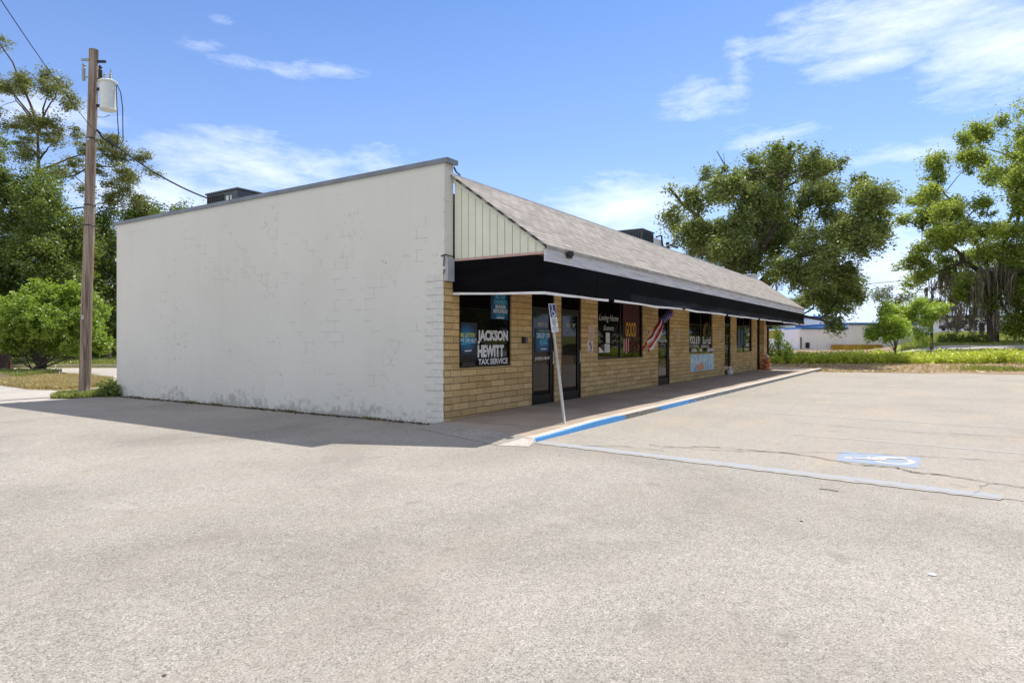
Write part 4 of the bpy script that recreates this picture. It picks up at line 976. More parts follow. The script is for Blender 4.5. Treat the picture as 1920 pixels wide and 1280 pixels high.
# crown masses: (to the right, up, radius) in metres from each trunk's foot
T={}
T['oak']=dict(loc=(43.92,9.51,0.25),blobs=[(0.3, 12.74, 1.13), (1.8, 12.37, 0.97), (-0.34, 11.72, 1.5), (1.16, 11.4, 1.61), (2.77, 10.65, 1.29), (4.38, 10.11, 1.18), (5.99, 10.33, 1.29), (7.39, 10.33, 1.29), (7.06, 11.29, 0.7), (7.92, 8.93, 0.97), (6.53, 8.5, 1.4), (4.92, 8.29, 1.4), (3.31, 8.07, 1.29), (1.37, 8.93, 1.61), (-0.24, 9.79, 0.75), (-2.06, 10.97, 1.02), (-3.46, 11.08, 0.91), (-4.96, 10.33, 0.75), (-3.94, 12.04, 0.43), (-3.3, 12.2, 0.27), (-5.34, 11.18, 0.41), (-4.75, 9.14, 0.97), (-4.21, 8.07, 1.18), (-4.96, 7.96, 0.75), (-2.81, 7.86, 0.97), (-1.85, 10.33, 0.86), (-0.99, 7.21, 0.97), (0.62, 7.21, 1.4), (2.23, 7.21, 1.5), (3.84, 6.78, 1.29), (5.02, 5.49, 1.18), (5.99, 4.64, 1.18), (4.38, 4.31, 1.18), (5.24, 3.35, 0.97), (4.81, 2.38, 0.48), (6.74, 4.21, 0.86), (7.06, 5.28, 0.43), (3.47, 12.58, 0.45), (4.22, 12.58, 0.41), (4.92, 10.97, 0.64), (5.67, 7.43, 0.97), (2.88, 5.28, 1.07), (1.59, 5.49, 0.86), (-2.6, 6.78, 0.75), (-3.78, 7.0, 0.64), (7.49, 8.07, 0.75), (-3.13, 7.21, 0.97), (-1.85, 8.07, 1.18), (-0.99, 8.5, 1.18), (1.16, 8.07, 1.29), (2.45, 8.93, 1.18), (-0.99, 6.14, 0.91), (0.09, 5.82, 0.81), (-1.52, 6.78, 0.86), (0.09, 8.93, 1.18), (-2.28, 9.36, 0.75), (0.52, 13.44, 0.48), (2.23, 12.8, 0.59), (-1.2, 12.8, 0.38), (8.14, 9.79, 0.54)],moss=[(-3.26, 7.56, 1.89, 0.86), (-1.2, 7.56, 2.06, 1.03), (-0.86, 6.87, 1.72, 0.69), (1.2, 6.7, 2.06, 1.2), (1.89, 6.01, 1.72, 1.03), (-2.58, 7.73, 1.37, 0.69), (0.52, 6.35, 2.4, 1.03), (-3.95, 8.07, 1.37, 0.69), (2.58, 7.04, 1.37, 1.03)])
T['oakR']=dict(loc=(68.23,-4.03,1.25),blobs=[(2.14, 18.73, 0.95), (0.56, 17.89, 1.0), (-1.24, 18.41, 0.47), (-1.97, 17.25, 0.58), (-0.5, 16.62, 1.05), (-2.08, 15.46, 0.9), (1.19, 15.78, 1.27), (-3.24, 13.99, 0.58), (-1.97, 14.3, 0.63), (-0.5, 14.09, 1.05), (1.19, 13.67, 1.27), (-4.51, 12.83, 0.69), (-3.24, 12.61, 0.84), (-5.45, 12.09, 0.47), (-6.51, 11.03, 0.58), (-7.25, 10.51, 0.47), (-5.45, 10.72, 0.9), (-3.66, 11.03, 0.95), (-1.97, 11.56, 1.05), (-0.5, 11.56, 1.05), (1.19, 11.56, 1.16), (-6.82, 9.03, 0.84), (-7.56, 7.87, 0.53), (-5.24, 9.14, 0.9), (-3.66, 9.45, 0.9), (-5.77, 7.55, 0.74), (-4.51, 8.29, 0.58), (-2.08, 9.66, 1.0), (-0.5, 9.45, 1.16), (1.19, 9.45, 1.27), (-6.51, 6.82, 0.53), (-1.55, 7.87, 0.84), (0.03, 7.34, 1.05), (1.61, 7.34, 1.05), (-5.26, 6.27, 0.9), (-4.36, 5.37, 0.72), (-2.34, 6.5, 1.26), (-0.54, 5.37, 1.35), (1.71, 5.15, 1.8), (2.83, 2.45, 1.8), (1.26, 1.55, 1.12), (5.76, 15.5, 3.6), (5.76, 11.0, 4.05), (5.76, 6.5, 3.6), (8.91, 11.0, 3.6), (3.96, 19.1, 2.25), (6.66, 3.8, 2.25), (-2.79, 4.7, 1.12), (-0.76, 3.8, 0.9), (1.93, 3.35, 1.35)],moss=[(-3.24, 6.05, 4.27, 1.12), (-2.56, 5.6, 4.05, 1.12), (-2.92, 4.47, 3.37, 0.9), (-2.11, 4.7, 3.37, 0.99), (-1.44, 6.5, 4.95, 0.99), (-0.9, 6.05, 5.4, 1.26), (-0.45, 5.6, 3.6, 0.99), (0.13, 6.5, 4.05, 1.35), (0.81, 5.6, 3.6, 1.26), (1.71, 6.5, 4.05, 1.35), (2.38, 5.6, 4.05, 1.35), (1.48, 3.8, 2.7, 1.12), (-4.14, 3.35, 2.25, 0.9), (-4.59, 2.67, 1.57, 1.12), (-3.69, 2.45, 1.57, 0.99), (-1.53, 2.9, 2.7, 0.72), (-0.18, 3.12, 2.02, 0.54), (3.28, 4.7, 3.6, 1.35), (4.41, 4.7, 3.6, 1.8), (-4.81, 4.79, 1.71, 0.31), (-4.5, 5.37, 0.9, 0.18), (-1.89, 7.85, 3.15, 1.12), (0.36, 8.3, 2.7, 1.12), (1.93, 8.75, 2.7, 1.35), (-0.54, 2.22, 2.02, 0.45)])
T['small']=dict(loc=(45.2,2.04,0.22),blobs=[(-0.18, 3.14, 0.58), (-0.5, 2.51, 0.56), (-0.93, 1.76, 0.43), (0.14, 2.61, 0.58), (0.46, 3.04, 0.43), (0.24, 1.87, 0.53), (-0.23, 1.66, 0.51), (0.78, 2.29, 0.4), (-1.19, 1.55, 0.27), (-0.66, 2.08, 0.43)],moss=[])
T['small2']=dict(loc=(54.71,0.26,1.0),blobs=[(-0.89, 3.15, 0.44), (-0.33, 2.96, 0.56), (-1.14, 2.71, 0.5), (-0.01, 2.71, 0.41), (-0.51, 2.46, 0.63), (-1.02, 2.21, 0.53), (0.24, 2.83, 0.28), (-0.77, 1.7, 0.34), (-0.89, 1.01, 0.38), (-1.14, 0.51, 0.31), (-0.64, 0.7, 0.28)],moss=[])
T['far']=dict(loc=(138.06,7.83,0.8),blobs=[(0.65, 9.48, 1.31), (-0.49, 9.81, 1.15), (2.29, 8.83, 0.9), (-0.49, 8.5, 1.31), (1.31, 8.5, 0.98), (-1.31, 9.32, 0.98), (3.03, 8.5, 0.49)],moss=[])
T['pine']=dict(loc=(21.44,55.07,0.2),blobs=[(-0.64, 20.58, 0.71), (0.13, 20.71, 0.58), (1.03, 20.32, 0.64), (1.93, 19.68, 0.77), (2.45, 18.91, 0.64), (2.71, 18.52, 0.45), (-2.19, 20.2, 0.64), (-1.54, 19.81, 0.64), (-2.58, 18.13, 0.77), (-2.7, 19.94, 0.52), (-2.96, 23.29, 0.45), (-3.16, 25.61, 0.28), (-1.93, 17.36, 0.84), (-1.16, 16.98, 0.64), (0.39, 17.49, 0.71), (1.29, 17.36, 0.71), (1.8, 16.59, 0.52), (0.64, 16.33, 0.71), (1.68, 15.82, 0.64), (-1.29, 15.69, 0.84), (0.0, 14.79, 0.77), (1.03, 14.4, 0.71), (2.83, 15.43, 0.64), (3.99, 15.3, 0.58), (5.02, 15.82, 0.64), (6.06, 15.94, 0.58), (4.51, 14.79, 0.71), (5.54, 15.17, 0.71), (6.96, 14.91, 0.58), (7.6, 13.75, 0.54), (6.57, 13.88, 0.62), (5.8, 13.5, 0.62), (7.09, 13.24, 0.62), (4.51, 12.98, 0.62), (3.99, 14.01, 0.54), (6.06, 12.47, 0.71), (6.83, 11.82, 0.62), (5.02, 11.95, 0.62), (7.34, 11.56, 0.45), (2.58, 13.5, 0.71), (2.32, 12.47, 0.62), (3.99, 11.56, 0.62), (-3.99, 22.51, 0.9), (-4.25, 19.94, 1.03), (-3.99, 24.45, 0.64), (-3.16, 22.51, 0.39), (-3.48, 20.97, 0.52)],moss=[])
T['denseA']=dict(loc=(18.1,47.38,0.1),blobs=[(-1.68, 10.91, 1.51), (-0.34, 11.24, 1.34), (0.84, 10.74, 1.17), (1.51, 9.73, 1.17), (-1.34, 9.06, 1.84), (0.34, 8.73, 1.68), (2.01, 8.06, 1.34), (-0.34, 7.05, 1.84), (1.51, 6.72, 1.68), (-1.68, 6.38, 1.84), (0.67, 5.04, 1.84), (2.35, 5.37, 1.27), (-1.01, 4.03, 2.01), (1.34, 3.36, 1.84), (-2.01, 12.75, 1.17), (-3.35, 10.07, 2.01), (-3.69, 6.72, 2.35), (-3.02, 4.03, 2.01), (2.68, 7.05, 0.84), (-0.34, 2.02, 1.68), (-2.35, 13.76, 0.84)],moss=[])
T['denseB']=dict(loc=(24.97,53.32,0.1),blobs=[(-1.02, 9.53, 1.72), (0.41, 9.94, 1.84), (2.04, 10.55, 1.55), (3.48, 10.84, 1.23), (4.7, 11.25, 0.74), (5.4, 11.33, 0.41), (-1.23, 7.48, 2.13), (0.2, 6.26, 2.13), (-0.41, 4.21, 2.13), (1.23, 2.99, 2.04), (-1.23, 2.17, 1.84), (0.61, 0.94, 1.43), (5.32, 10.14, 1.02), (2.04, 7.08, 2.45), (-2.04, 4.62, 1.84)],moss=[])
T['denseC']=dict(loc=(27.55,67.69,0.1),blobs=[(-0.49, 3.8, 3.68), (3.44, 3.8, 2.94), (-4.42, 3.8, 3.19), (4.42, 1.35, 1.96), (0.98, 0.86, 2.21), (-2.45, 0.86, 2.21), (-7.36, 3.8, 3.44), (6.38, 2.33, 2.94), (2.45, 1.35, 2.45), (-5.4, 0.86, 2.45)],moss=[])
T['bush']=dict(loc=(13.05,34.05,0.25),blobs=[(-0.17, 3.42, 0.68), (0.8, 3.32, 0.72), (-1.01, 3.01, 0.82), (1.64, 2.65, 0.77), (0.19, 2.41, 1.09), (-1.45, 2.17, 0.92), (-0.58, 1.44, 0.87), (0.92, 1.39, 0.92), (1.88, 1.68, 0.72), (2.68, 2.41, 0.43), (2.85, 1.68, 0.48), (2.56, 1.08, 0.43), (0.43, 3.01, 0.87), (-2.22, 2.41, 0.87), (-2.34, 1.56, 0.68), (1.4, 2.04, 0.87), (2.24, 0.96, 0.43), (-1.5, 1.2, 0.58), (-2.82, 2.04, 0.6)],moss=[])
# ------------------------------------------------------------ trees
from mathutils import noise as mnoise
def leaves(cent, spread, n_each, size, rs, flat=.8, aspect=.55, axis=None):
    """rhombic leaf faces scattered in sprays round clump centres; size varies"""
    n = len(cent) * n_each
    sp = np.repeat(spread, n_each)[:, None]
    c = np.repeat(cent, n_each, 0) + np.clip(rs.normal(0, 1, (n, 3)), -1.7, 1.7) * sp * np.array([1, 1, flat])
    if axis is not None: c = c + np.repeat(axis, n_each, 0) * np.clip(rs.normal(0, 1, (n, 1)), -1.5, 1.5) * sp * .9
    a = rs.normal(0, 1, (n, 3)); a[:, 2] *= .6; a /= np.linalg.norm(a, axis=1, keepdims=True)
    nb = rs.normal(0, 1, (n, 3)); nb[:, 2] += 1.0
    b = np.cross(nb, a); b /= np.linalg.norm(b, axis=1, keepdims=True)
    s = (size * rs.uniform(.55, 1.45, n))[:, None]
    L, Wd = a * s * .5, b * s * .5 * aspect
    return np.stack([c - L, c - L * .1 + Wd, c + L, c - L * .1 - Wd], 1)
def clumps(blobs, k, r0, rs, shell=.35, rough=0., freq=.8):
    """clump centres inside the crown masses, thinned where a 3d noise is low so the outline is ragged"""
    out, sp = [], []
    for (x, y, z, r) in blobs:
        n = max(3, int(k * r ** 2 * (1.6 if rough else 1)))
        d = rs.normal(0, 1, (n, 3)); d /= np.linalg.norm(d, axis=1, keepdims=True)
        u = rs.uniform(shell ** 3, 1, n) ** (1 / 3)
        rr_ = r * (1 + (rough * .14 if rough else 0))
        p = np.array([x, y, z]) + d * (u * rr_)[:, None] * np.array([1, 1, .85])
        if rough:
            nv = np.array([mnoise.noise(Vector(q_) * freq) + .5 * mnoise.noise(Vector(q_) * freq * 2.3) for q_ in p])
            p = p[nv > (u - .62) * rough * 1.1 - (.45 if r < 1.05 else .14)]
        out.append(p); sp.append(rs.uniform(.55, 1.4, len(p)) * r0)
    return np.concatenate(out), np.concatenate(sp)
def place_blobs(bl, depth, rs, dist, zg):
    res = []
    zmin = min(b[1] for b in bl)
    for (a, z, r) in bl:
        dy = rs.uniform(-1, 1) * depth * (1 - min(.85, abs(a) / 14.))
        q_ = 1 + dy / dist; a, z = a * q_, EYE - zg + (z - EYE + zg) * q_      # masses set further back sit further out and higher
        v = RT * a + FW * dy; res.append((v.x, v.y, z, r * .93))
    return res
def tree(name, label, cat, key, leafm, barkm, depth, k, r0, n_each, size, trunk_r, fork, shell=.35, lean=(0, 0), seed=1, loc=None, twigs=5, group=None, mossn=0, aspect=.55, flat=.8, stems=0, extra_depth=0, zmin_leaf=None, nmain=7, leader=0, rough=1., freq=.8):
    T_ = T[key]; rs = np.random.RandomState(seed); rr = random.Random(seed)
    loc = loc or T_['loc']; t_ = thing(name, label, cat, (loc[0], loc[1], H(loc[0], loc[1]) - .05 if loc != T_['loc'] else loc[2] - .05), group)
    bl = place_blobs(T_['blobs'], depth, rs, Vector(T_['loc']).xy.length, T_['loc'][2])
    c, sp = clumps(bl, k, r0, rs, shell, rough, freq)
    if zmin_leaf is not None: kk = c[:, 2] > zmin_leaf; c, sp = c[kk], sp[kk]
    cc_ = np.array([np.mean([b_[i] for b_ in bl]) for i in range(3)]); ax_ = c - cc_; ax_ /= np.linalg.norm(ax_, axis=1, keepdims=True) + 1e-6; ax_ = ax_ + rs.normal(0, .45, ax_.shape)
    V = leaves(c, sp, n_each, size, rs, flat, aspect, ax_)
    mesh_np('crown', V, 4, leafm, t_)
    # trunk, limbs and twigs
    mb = MB(); L = RT * lean[0] + FW * lean[1]
    fk = L + Vector((0, 0, fork))
    if not stems:
        path = [Vector((0, 0, -.2)), Vector((0, 0, .15)) + L * .04, L * .4 + Vector((0, 0, fork * .5)), fk]
        mb.tube(path, [trunk_r * 1.5, trunk_r * 1.08, trunk_r * .9, trunk_r * .78], 10)
    mains = []
    if not stems:                       # a few main limbs first, the others branch off them
        idx = [max(range(len(bl)), key=lambda i: bl[i][2])]
        while len(idx) < min(nmain, len(bl)):
            idx.append(max(range(len(bl)), key=lambda i: min((Vector(bl[i][:3]) - Vector(bl[j][:3])).length for j in idx)))
        for i in idx:
            e = Vector(bl[i][:3]); s0 = fk - Vector((0, 0, rr.uniform(0, fork * .12)))
            if leader: s0 = L * 1.2 + Vector((0, 0, min(leader - .5, max(fork * .6, e.z - .28 * math.hypot(e.x, e.y) - .3))))
            d = e - s0; P = []
            for k_ in range(7):
                u = k_ / 6; P.append(s0 + Vector((d.x * u, d.y * u, d.z * (u ** .8 if d.z > 0 else u))) + Vector((rr.gauss(0, .09), rr.gauss(0, .09), rr.gauss(0, .06))) * d.length * (.2 if leader else .35) * math.sin(u * 3.1))
            r_0 = trunk_r * rr.uniform(.42, .62) * (.6 if leader else 1); mb.tube(P, [r_0 * (1 - .8 * k_ / 6) for k_ in range(7)], 7, cap=False); mains.append((P, r_0))
    if leader:
        mb.tube([fk, L * 1.2 + Vector((0, 0, (fork + leader) / 2)), L * 1.5 + Vector((0, 0, leader))], [trunk_r * .78, trunk_r * .5, trunk_r * .2], 8, cap=False)
    for (x, y, z, r) in bl:
        e = Vector((x, y, z))
        if stems:
            ang = rr.uniform(0, 6.28); s0 = Vector((.25 * math.cos(ang), .25 * math.sin(ang), 0)); r_0 = trunk_r * rr.uniform(.5, 1)
        else:
            best = min(((P[k_], R0 * (1 - .8 * k_ / 6)) for P, R0 in mains for k_ in range(1, 6)), key=lambda q_: (q_[0] - e).length)
            s0, r_0 = best[0], best[1] * .6
        m1 = s0 + (e - s0) * .4 + Vector((rr.uniform(-.6, .6), rr.uniform(-.6, .6), rr.uniform(-.2, .5))) * min(1, r * .5); m2 = s0 + (e - s0) * .75 + Vector((rr.uniform(-.5, .5), rr.uniform(-.5, .5), rr.uniform(-.2, .5))) * min(1, r * .5)
        mb.tube([s0, m1, m2, e], [r_0, r_0 * .68, r_0 * .42, r_0 * .2], 6, cap=False)
        for _ in range(twigs):
            d = Vector((rr.gauss(0, 1), rr.gauss(0, 1), rr.gauss(.2, .8))).normalized() * r * rr.uniform(.6, 1.0)
            st = m2 + (e - m2) * rr.random()
            mb.tube([st, st + d * .5 + Vector((0, 0, rr.uniform(-.1, .2))), st + d], [r_0 * .24, r_0 * .15, r_0 * .05], 4, cap=False)
    tk = mb.build('trunk', barkm, None, smooth=True); tk.parent = t_
    if T_['moss'] and mossn:
        P = []
        for (a, z, ln, wd) in T_['moss']:
            for _ in range(max(2, mossn // 14)):         # each hanging beard: strands that draw together downwards
                oc = RT * (a + rr.gauss(0, wd * .55)) + FW * (rr.uniform(-1, 1) * (depth * .35 + extra_depth)); bl_ = ln * rr.uniform(.3, 1.05); zt_ = z + rr.uniform(-.5, .25); bw = wd * rr.uniform(.12, .35)
                for _ in range(14):
                    g_ = rr.gauss(0, 1); x = Vector((oc.x, oc.y, zt_ + rr.uniform(-.25, .1))) + RT * (g_ * bw) + FW * rr.gauss(0, bw); l_ = bl_ * rr.uniform(.35, 1.05) * math.exp(-.3 * g_ * g_); w_ = rr.uniform(.02, .07)
                    ang = rr.uniform(0, 3.14); wv_ = Vector((math.cos(ang), math.sin(ang), 0)) * w_; segs = 5; p = x; last = wv_ * .6
                    for s_ in range(segs):
                        pull = Vector((oc.x - p.x, oc.y - p.y, 0)) * .2
                        nx = p + pull + Vector((rr.gauss(0, .05), rr.gauss(0, .05), -l_ / segs)); wn = wv_ * (1.15 - (s_ + 1) / segs * 1.0)
                        P.append([p - last, p + last, nx + wn, nx - wn]); p = nx; last = wn
        mesh_np('moss', np.array([[tuple(v) for v in q_] for q_ in P], dtype=np.float32), 4, M['moss'], t_)
    return t_
oak = tree('oak_tree', 'large grey-green oak with dead top twigs behind the far end of the shop', 'tree', 'oak', M['oakleaf'], M['bark'], 4.5, 30, .24, 100, .17, .50, 4.2, .25, (-.6, .5), 11, mossn=40)
mb = MB(); rr = random.Random(6)
def twig(mb, p, d, l, r, lv):
    e = p + d * l; mb.tube([p, p + d * l * .5 + Vector((rr.gauss(0, .03), 0, rr.gauss(0, .03))), e], [r, r * .8, r * .55], 5, cap=False)
    if lv:
        for _ in range(3): twig(mb, p + d * l * rr.uniform(.5, 1), (d + RT * rr.gauss(0, .55) + Vector((0, 0, rr.gauss(.1, .3)))).normalized(), l * .5, r * .5, lv - 1)
ol = Vector(T['oak']['loc'])
kx = 42 / 1222.5
twig(mb, ol + RT * ((1368 - 1425) * kx) + Vector((0, 0, 10.6)), (Vector((0, 0, 1)) - RT * .15).normalized(), 2.2, .045, 1)
twig(mb, ol + RT * ((1548 - 1425) * kx) + Vector((0, 0, 10.4)), (Vector((0, 0, 1)) + RT * .5).normalized(), 1.5, .05, 2)
twig(mb, ol + RT * ((1545 - 1425) * kx) + Vector((0, 0, 9.0)), (Vector((0, 0, 1)) - RT * .25).normalized(), 2.6, .07, 1)
mb.build('dead_branch', M['bark'], oak)
tree('oak_tree', 'tall sunlit oak draped with long grey moss at the right edge', 'tree', 'oakR', M['oakleaf2'], M['bark'], 5.5, 24, .30, 100, .20, .42, 5.0, .3, (.2, .4), 12, mossn=98, extra_depth=.6)
tree('small_tree', 'small bright green bushy tree standing in the row of weeds', 'tree', 'small', M['brightleaf'], M['bark'], .9, 90, .14, 52, .13, .06, .75, .3, (0, 0), 13, freq=2)
tree('small_tree', 'round bright green tree on the grass verge behind the small bushy one', 'tree', 'small2', M['brightleaf'], M['bark'], 1.3, 60, .17, 52, .15, .10, 1.5, .35, (0, 0), 14, freq=1.6)
tree('far_tree', 'pale lacy distant tree beyond the white metal building', 'tree', 'far', M['farleaf'], M['bark'], 4, 4, .5, 60, .42, .3, 6, .3, (0, 0), 15)
tree('pine_tree', 'tall open pine with flat needle clumps behind the utility pole', 'tree', 'pine', M['pineleaf'], M['pinebark'], 2.6, 24, .22, 85, .16, .30, 9.5, .1, (-.3, 0), 16, twigs=6, flat=.5, aspect=.42, leader=17.2, nmain=15, rough=.45, freq=1.2)
tree('broadleaf_tree', 'dense mid-green tree at the left edge behind the rounded bush', 'tree', 'denseA', M['denseleaf'], M['bark'], 2.2, 28, .26, 95, .16, .28, 2.5, .5, (0, 0), 17, rough=.6, freq=1.1)
tree('broadleaf_tree', 'dark green tree rising behind the stucco wall\'s far corner', 'tree', 'denseB', M['denseleaf'], M['bark'], 2.5, 22, .31, 90, .19, .3, 3, .5, (0, 0), 18, rough=.6)
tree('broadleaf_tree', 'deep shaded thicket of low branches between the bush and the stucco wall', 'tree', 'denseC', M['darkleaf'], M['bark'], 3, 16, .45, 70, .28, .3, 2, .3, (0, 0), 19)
tree('bush', 'rounded bright green multi-stemmed bush on the mulch mound beside the utility pole', 'bush', 'bush', M['bushleaf'], M['bark'], 1.6, 95, .10, 66, .12, .06, 0, .6, (0, 0), 20, freq=1.6, rough=.35, stems=1, twigs=3)

# trees beyond the frame to the right: the shop glass mirrors them
src = bpy.data.objects['small_tree.001']
def copy_tree(src, loc, rz, scale, label, group):
    c = src.copy(); COL.objects.link(c); c.location = loc; c.rotation_euler.z = rz; c.scale = (scale,) * 3; c['label'] = label; c['group'] = group
    for ch in src.children:
        d = ch.copy(); COL.objects.link(d); d.parent = c
    return c
for i, (x, y, s_) in enumerate([(30, -46, 1.0), (58, -52, 1.1), (12, -50, .95), (84, -40, 1.2), (44, -62, 1.2)]):
    copy_tree(oak, (x, y, 0), i * 1.3, s_, 'oak across the road, seen only mirrored in the shop glass', 'oaks across the road')
src = bpy.data.objects['broadleaf_tree']
for i, (x, y, s_) in enumerate([(46, -26, 1), (56, -30, 1.1), (66, -36, 1.1), (78, -42, 1.2), (37, -30, 1), (29, -34, 1), (63, -15, 1.), (73, -21, 1.1), (83, -14, 1.1), (20, -36, 1.1)]):
    copy_tree(src, (x, y, H(x, y) - .1), i * 1.7, s_, 'leafy tree across the lot, seen only mirrored in the shop glass', 'leafy trees across the lot')
src = bpy.data.objects['broadleaf_tree.001']
for i, (px, d_, s_, lab) in enumerate([(1500, 120, 1.1, 'hazy tree right behind the white metal building'), (1760, 165, 1.0, 'distant tree at the skyline left of the mossy oak trunk'), (1850, 175, 1.2, 'distant tree behind the mossy oak trunk'), (1960, 150, 1.3, 'distant tree at the right frame edge'), (1440, 90, .8, 'tree seen below the awning end beside the white building'), (1700, 190, 1.0, 'low distant tree above the small bright trees')]):
    t_x = (px - 960) / 1222.5; p = FW * d_ + RT * (t_x * d_)
    copy_tree(src, (p.x, p.y, H(p.x, p.y) - 1.), i * 2.1, s_ * .8, lab, 'distant trees beyond the road')

# ------------------------------------------------------------ ground plants
def blades(n, xy, h, wd, rs, lean=.35):
    x, y = xy; z = np.array([H(a, b) for a, b in zip(x, y)]) - .03
    a = rs.uniform(0, 6.28, n); hh = h * rs.uniform(.5, 1.25, n); lx = rs.normal(0, lean, n) * hh; ly = rs.normal(0, lean, n) * hh
    ca, sa = np.cos(a) * wd, np.sin(a) * wd
    b0 = np.stack([x - ca, y - sa, z], 1); b1 = np.stack([x + ca, y + sa, z], 1)
    m0 = np.stack([x + lx * .4 + ca * .9, y + ly * .4 + sa * .9, z + hh * .6], 1); m1 = np.stack([x + lx * .4 - ca * .9, y + ly * .4 - sa * .9, z + hh * .6], 1)
    t_ = np.stack([x + lx, y + ly, z + hh], 1)
    return np.concatenate([np.stack([b0, b1, m0, m1], 1), np.stack([m1, m0, t_, t_], 1)])
rs = np.random.RandomState(31)
# the weed row beyond the lot: clumpy leaves on stalks
def band(px0, px1, f0, f1, n, rs):
    px = rs.uniform(px0, px1, n); f = rs.uniform(f0, f1, n); l = (px - 960) / 1222.5 * 39
    return f * FW.x + l * RT.x, f * FW.y + l * RT.y
cx, cy = band(1405, 2250, 37.9, 41.5, 1500, rs)
hz = rs.uniform(.22, .64, 1500) * (.75 + .35 * np.sin(cx * 1.9 + cy * 1.3) * np.cos(cy * .8))
cent = []
for a, b, h_ in zip(cx, cy, hz):
    g0 = H(a, b)
    for k in range(3): cent.append((a, b, g0 + h_ * (.25 + .35 * k)))
cent = np.array(cent)
V = leaves(cent, np.full(len(cent), .14), 16, .15, rs, .9, .45)
o = mesh_np('weed_row', V, 4, M['weed']); tag(o, 'row of bright knee-high weeds along the far edge of the parking lot', 'weeds', kind='stuff')
# taller stalks near the shop's far end
for i, (px, f_, h_, lab) in enumerate([(1462, 38.2, 2.1, 'tall leafy sapling beside the shop\'s far end'), (1442, 38.6, 1.5, 'shorter leafy sapling under the awning\'s far end'), (1476, 38.0, 1.3, 'thin weed stalk right of the tall sapling')]):
    p = FW * f_ + RT * ((px - 960) / 1222.5 * f_); t_ = thing('sapling', lab, 'sapling', (p.x, p.y, .15)); mb = MB(); cc = []
    for j in range(4):
        e = Vector((rr.gauss(0, .18), rr.gauss(0, .18), h_ * rr.uniform(.7, 1))); mb.tube([p + Vector((0, 0, .15)), p + e * .5 + Vector((0, 0, .15)), p + e + Vector((0, 0, .15))], [.02, .015, .006], 5)
        for k in range(6): cc.append(tuple(e * (.35 + .65 * k / 5)))
    mb.build('stem', M['bark'], t_); mesh_np('foliage', leaves(np.array(cc), np.full(len(cc), .13), 16, .15, rs), 4, M['brightleaf'], t_)
# dark clipped shrubs on the verge by the mossy oak
for i, px in enumerate([1772, 1790, 1808, 1826, 1843]):
    f_ = 53; p = FW * f_ + RT * ((px - 960) / 1222.5 * f_); g0 = H(p.x, p.y)
    t_ = thing('shrub', ['small dark shrub, leftmost on the verge by the mossy oak', 'second dark shrub from the left on the verge', 'middle dark shrub on the verge by the mossy oak', 'fourth dark shrub from the left on the verge', 'dark shrub next to the mossy oak trunk'][i], 'shrub', (p.x, p.y, g0), 'shrubs on the verge')
    c, sp = clumps([(0, 0, .35, .52), (.2, .1, .3, .4)], 60, .12, rs); mesh_np('foliage', leaves(c, sp, 30, .12, rs), 4, M['denseleaf'], t_)
    mb = MB(); mb.tube([(p.x, p.y, g0 - .1), (p.x, p.y, g0 + .4)], [.03, .015], 6); mb.build('stem', M['bark'], t_)
# verge grass on the right
px = rs.uniform(1690, 2150, 26000); f = rs.uniform(42, 100, 26000); f = np.where((f > 44.2) & (f < 48.8), f + 5, f) ; l = (px - 960) / 1222.5 * f
X_, Y_ = f * FW.x + l * RT.x, f * FW.y + l * RT.y
tag(mesh_np('verge_grass', blades(26000, (X_, Y_), .16, .05, rs), 4, M['greengrass']), 'short green grass on the rising verge at the right', 'grass', kind='stuff')
# far dirt strip edge: debris of dry leaves, brown in place of a shadow band
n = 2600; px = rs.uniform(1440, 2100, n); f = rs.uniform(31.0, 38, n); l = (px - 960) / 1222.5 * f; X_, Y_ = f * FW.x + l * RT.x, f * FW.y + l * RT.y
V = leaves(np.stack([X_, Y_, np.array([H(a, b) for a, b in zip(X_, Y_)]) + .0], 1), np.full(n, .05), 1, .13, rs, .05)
tag(mesh_np('leaf_litter', V, 4, M['drygrass']), 'dry leaf litter on the dirt strip beyond the lot, standing in for shadow', 'leaf litter', kind='stuff')
n = 900; cx = rs.normal(0, 1, n); p = FW * 33.2 + RT * ((1865 - 960) / 1222.5 * 33.2)
tag(mesh_np('grass_tuft', blades(n, (p.x + cx * .45, p.y + rs.normal(0, .7, n)), .22, .02, rs), 4, M['greengrass']), 'green grass tuft growing on the dirt strip at the right', 'grass', kind='stuff')
# mulch island and dry grass beside the driveway
def mound(name, poly, top, mat):
    c = Vector((sum(p[0] for p in poly) / len(poly), sum(p[1] for p in poly) / len(poly), 0)); mb = MB(); rings = []
    for s_, z in ((1, -.01), (.9, top * .4), (.6, top * .8), (.25, top)):
        rings.append([c + (Vector((*p, 0)) - c) * s_ + Vector((0, 0, z)) for p in poly])
    for a, b in zip(rings, rings[1:]):
        for k in range(len(a)): mb.face([a[k], a[(k + 1) % len(a)], b[(k + 1) % len(a)], b[k]])
    mb.face(rings[-1]); return tag(mb.build(name, mat, smooth=True), kind='structure')
isl = [(8.6, 23.0), (9.0, 21.9), (10.2, 22.3), (11.4, 24.0), (12.5, 26.2), (13.0, 30.2), (14.3, 34.4), (13.8, 37.4), (12.4, 38.2), (11.0, 36.6), (10.2, 32.0), (9.0, 27.2)]
mound('island_ground', isl, .07, M['straw'])
mound('mulch_bed', [(9.15, 27.3), (11.0, 29.6), (12.3, 31.6), (13.8, 34.2), (13.4, 36.9), (12.2, 37.9), (10.9, 36.4), (10.1, 32.0)], .18, M['mulch'])
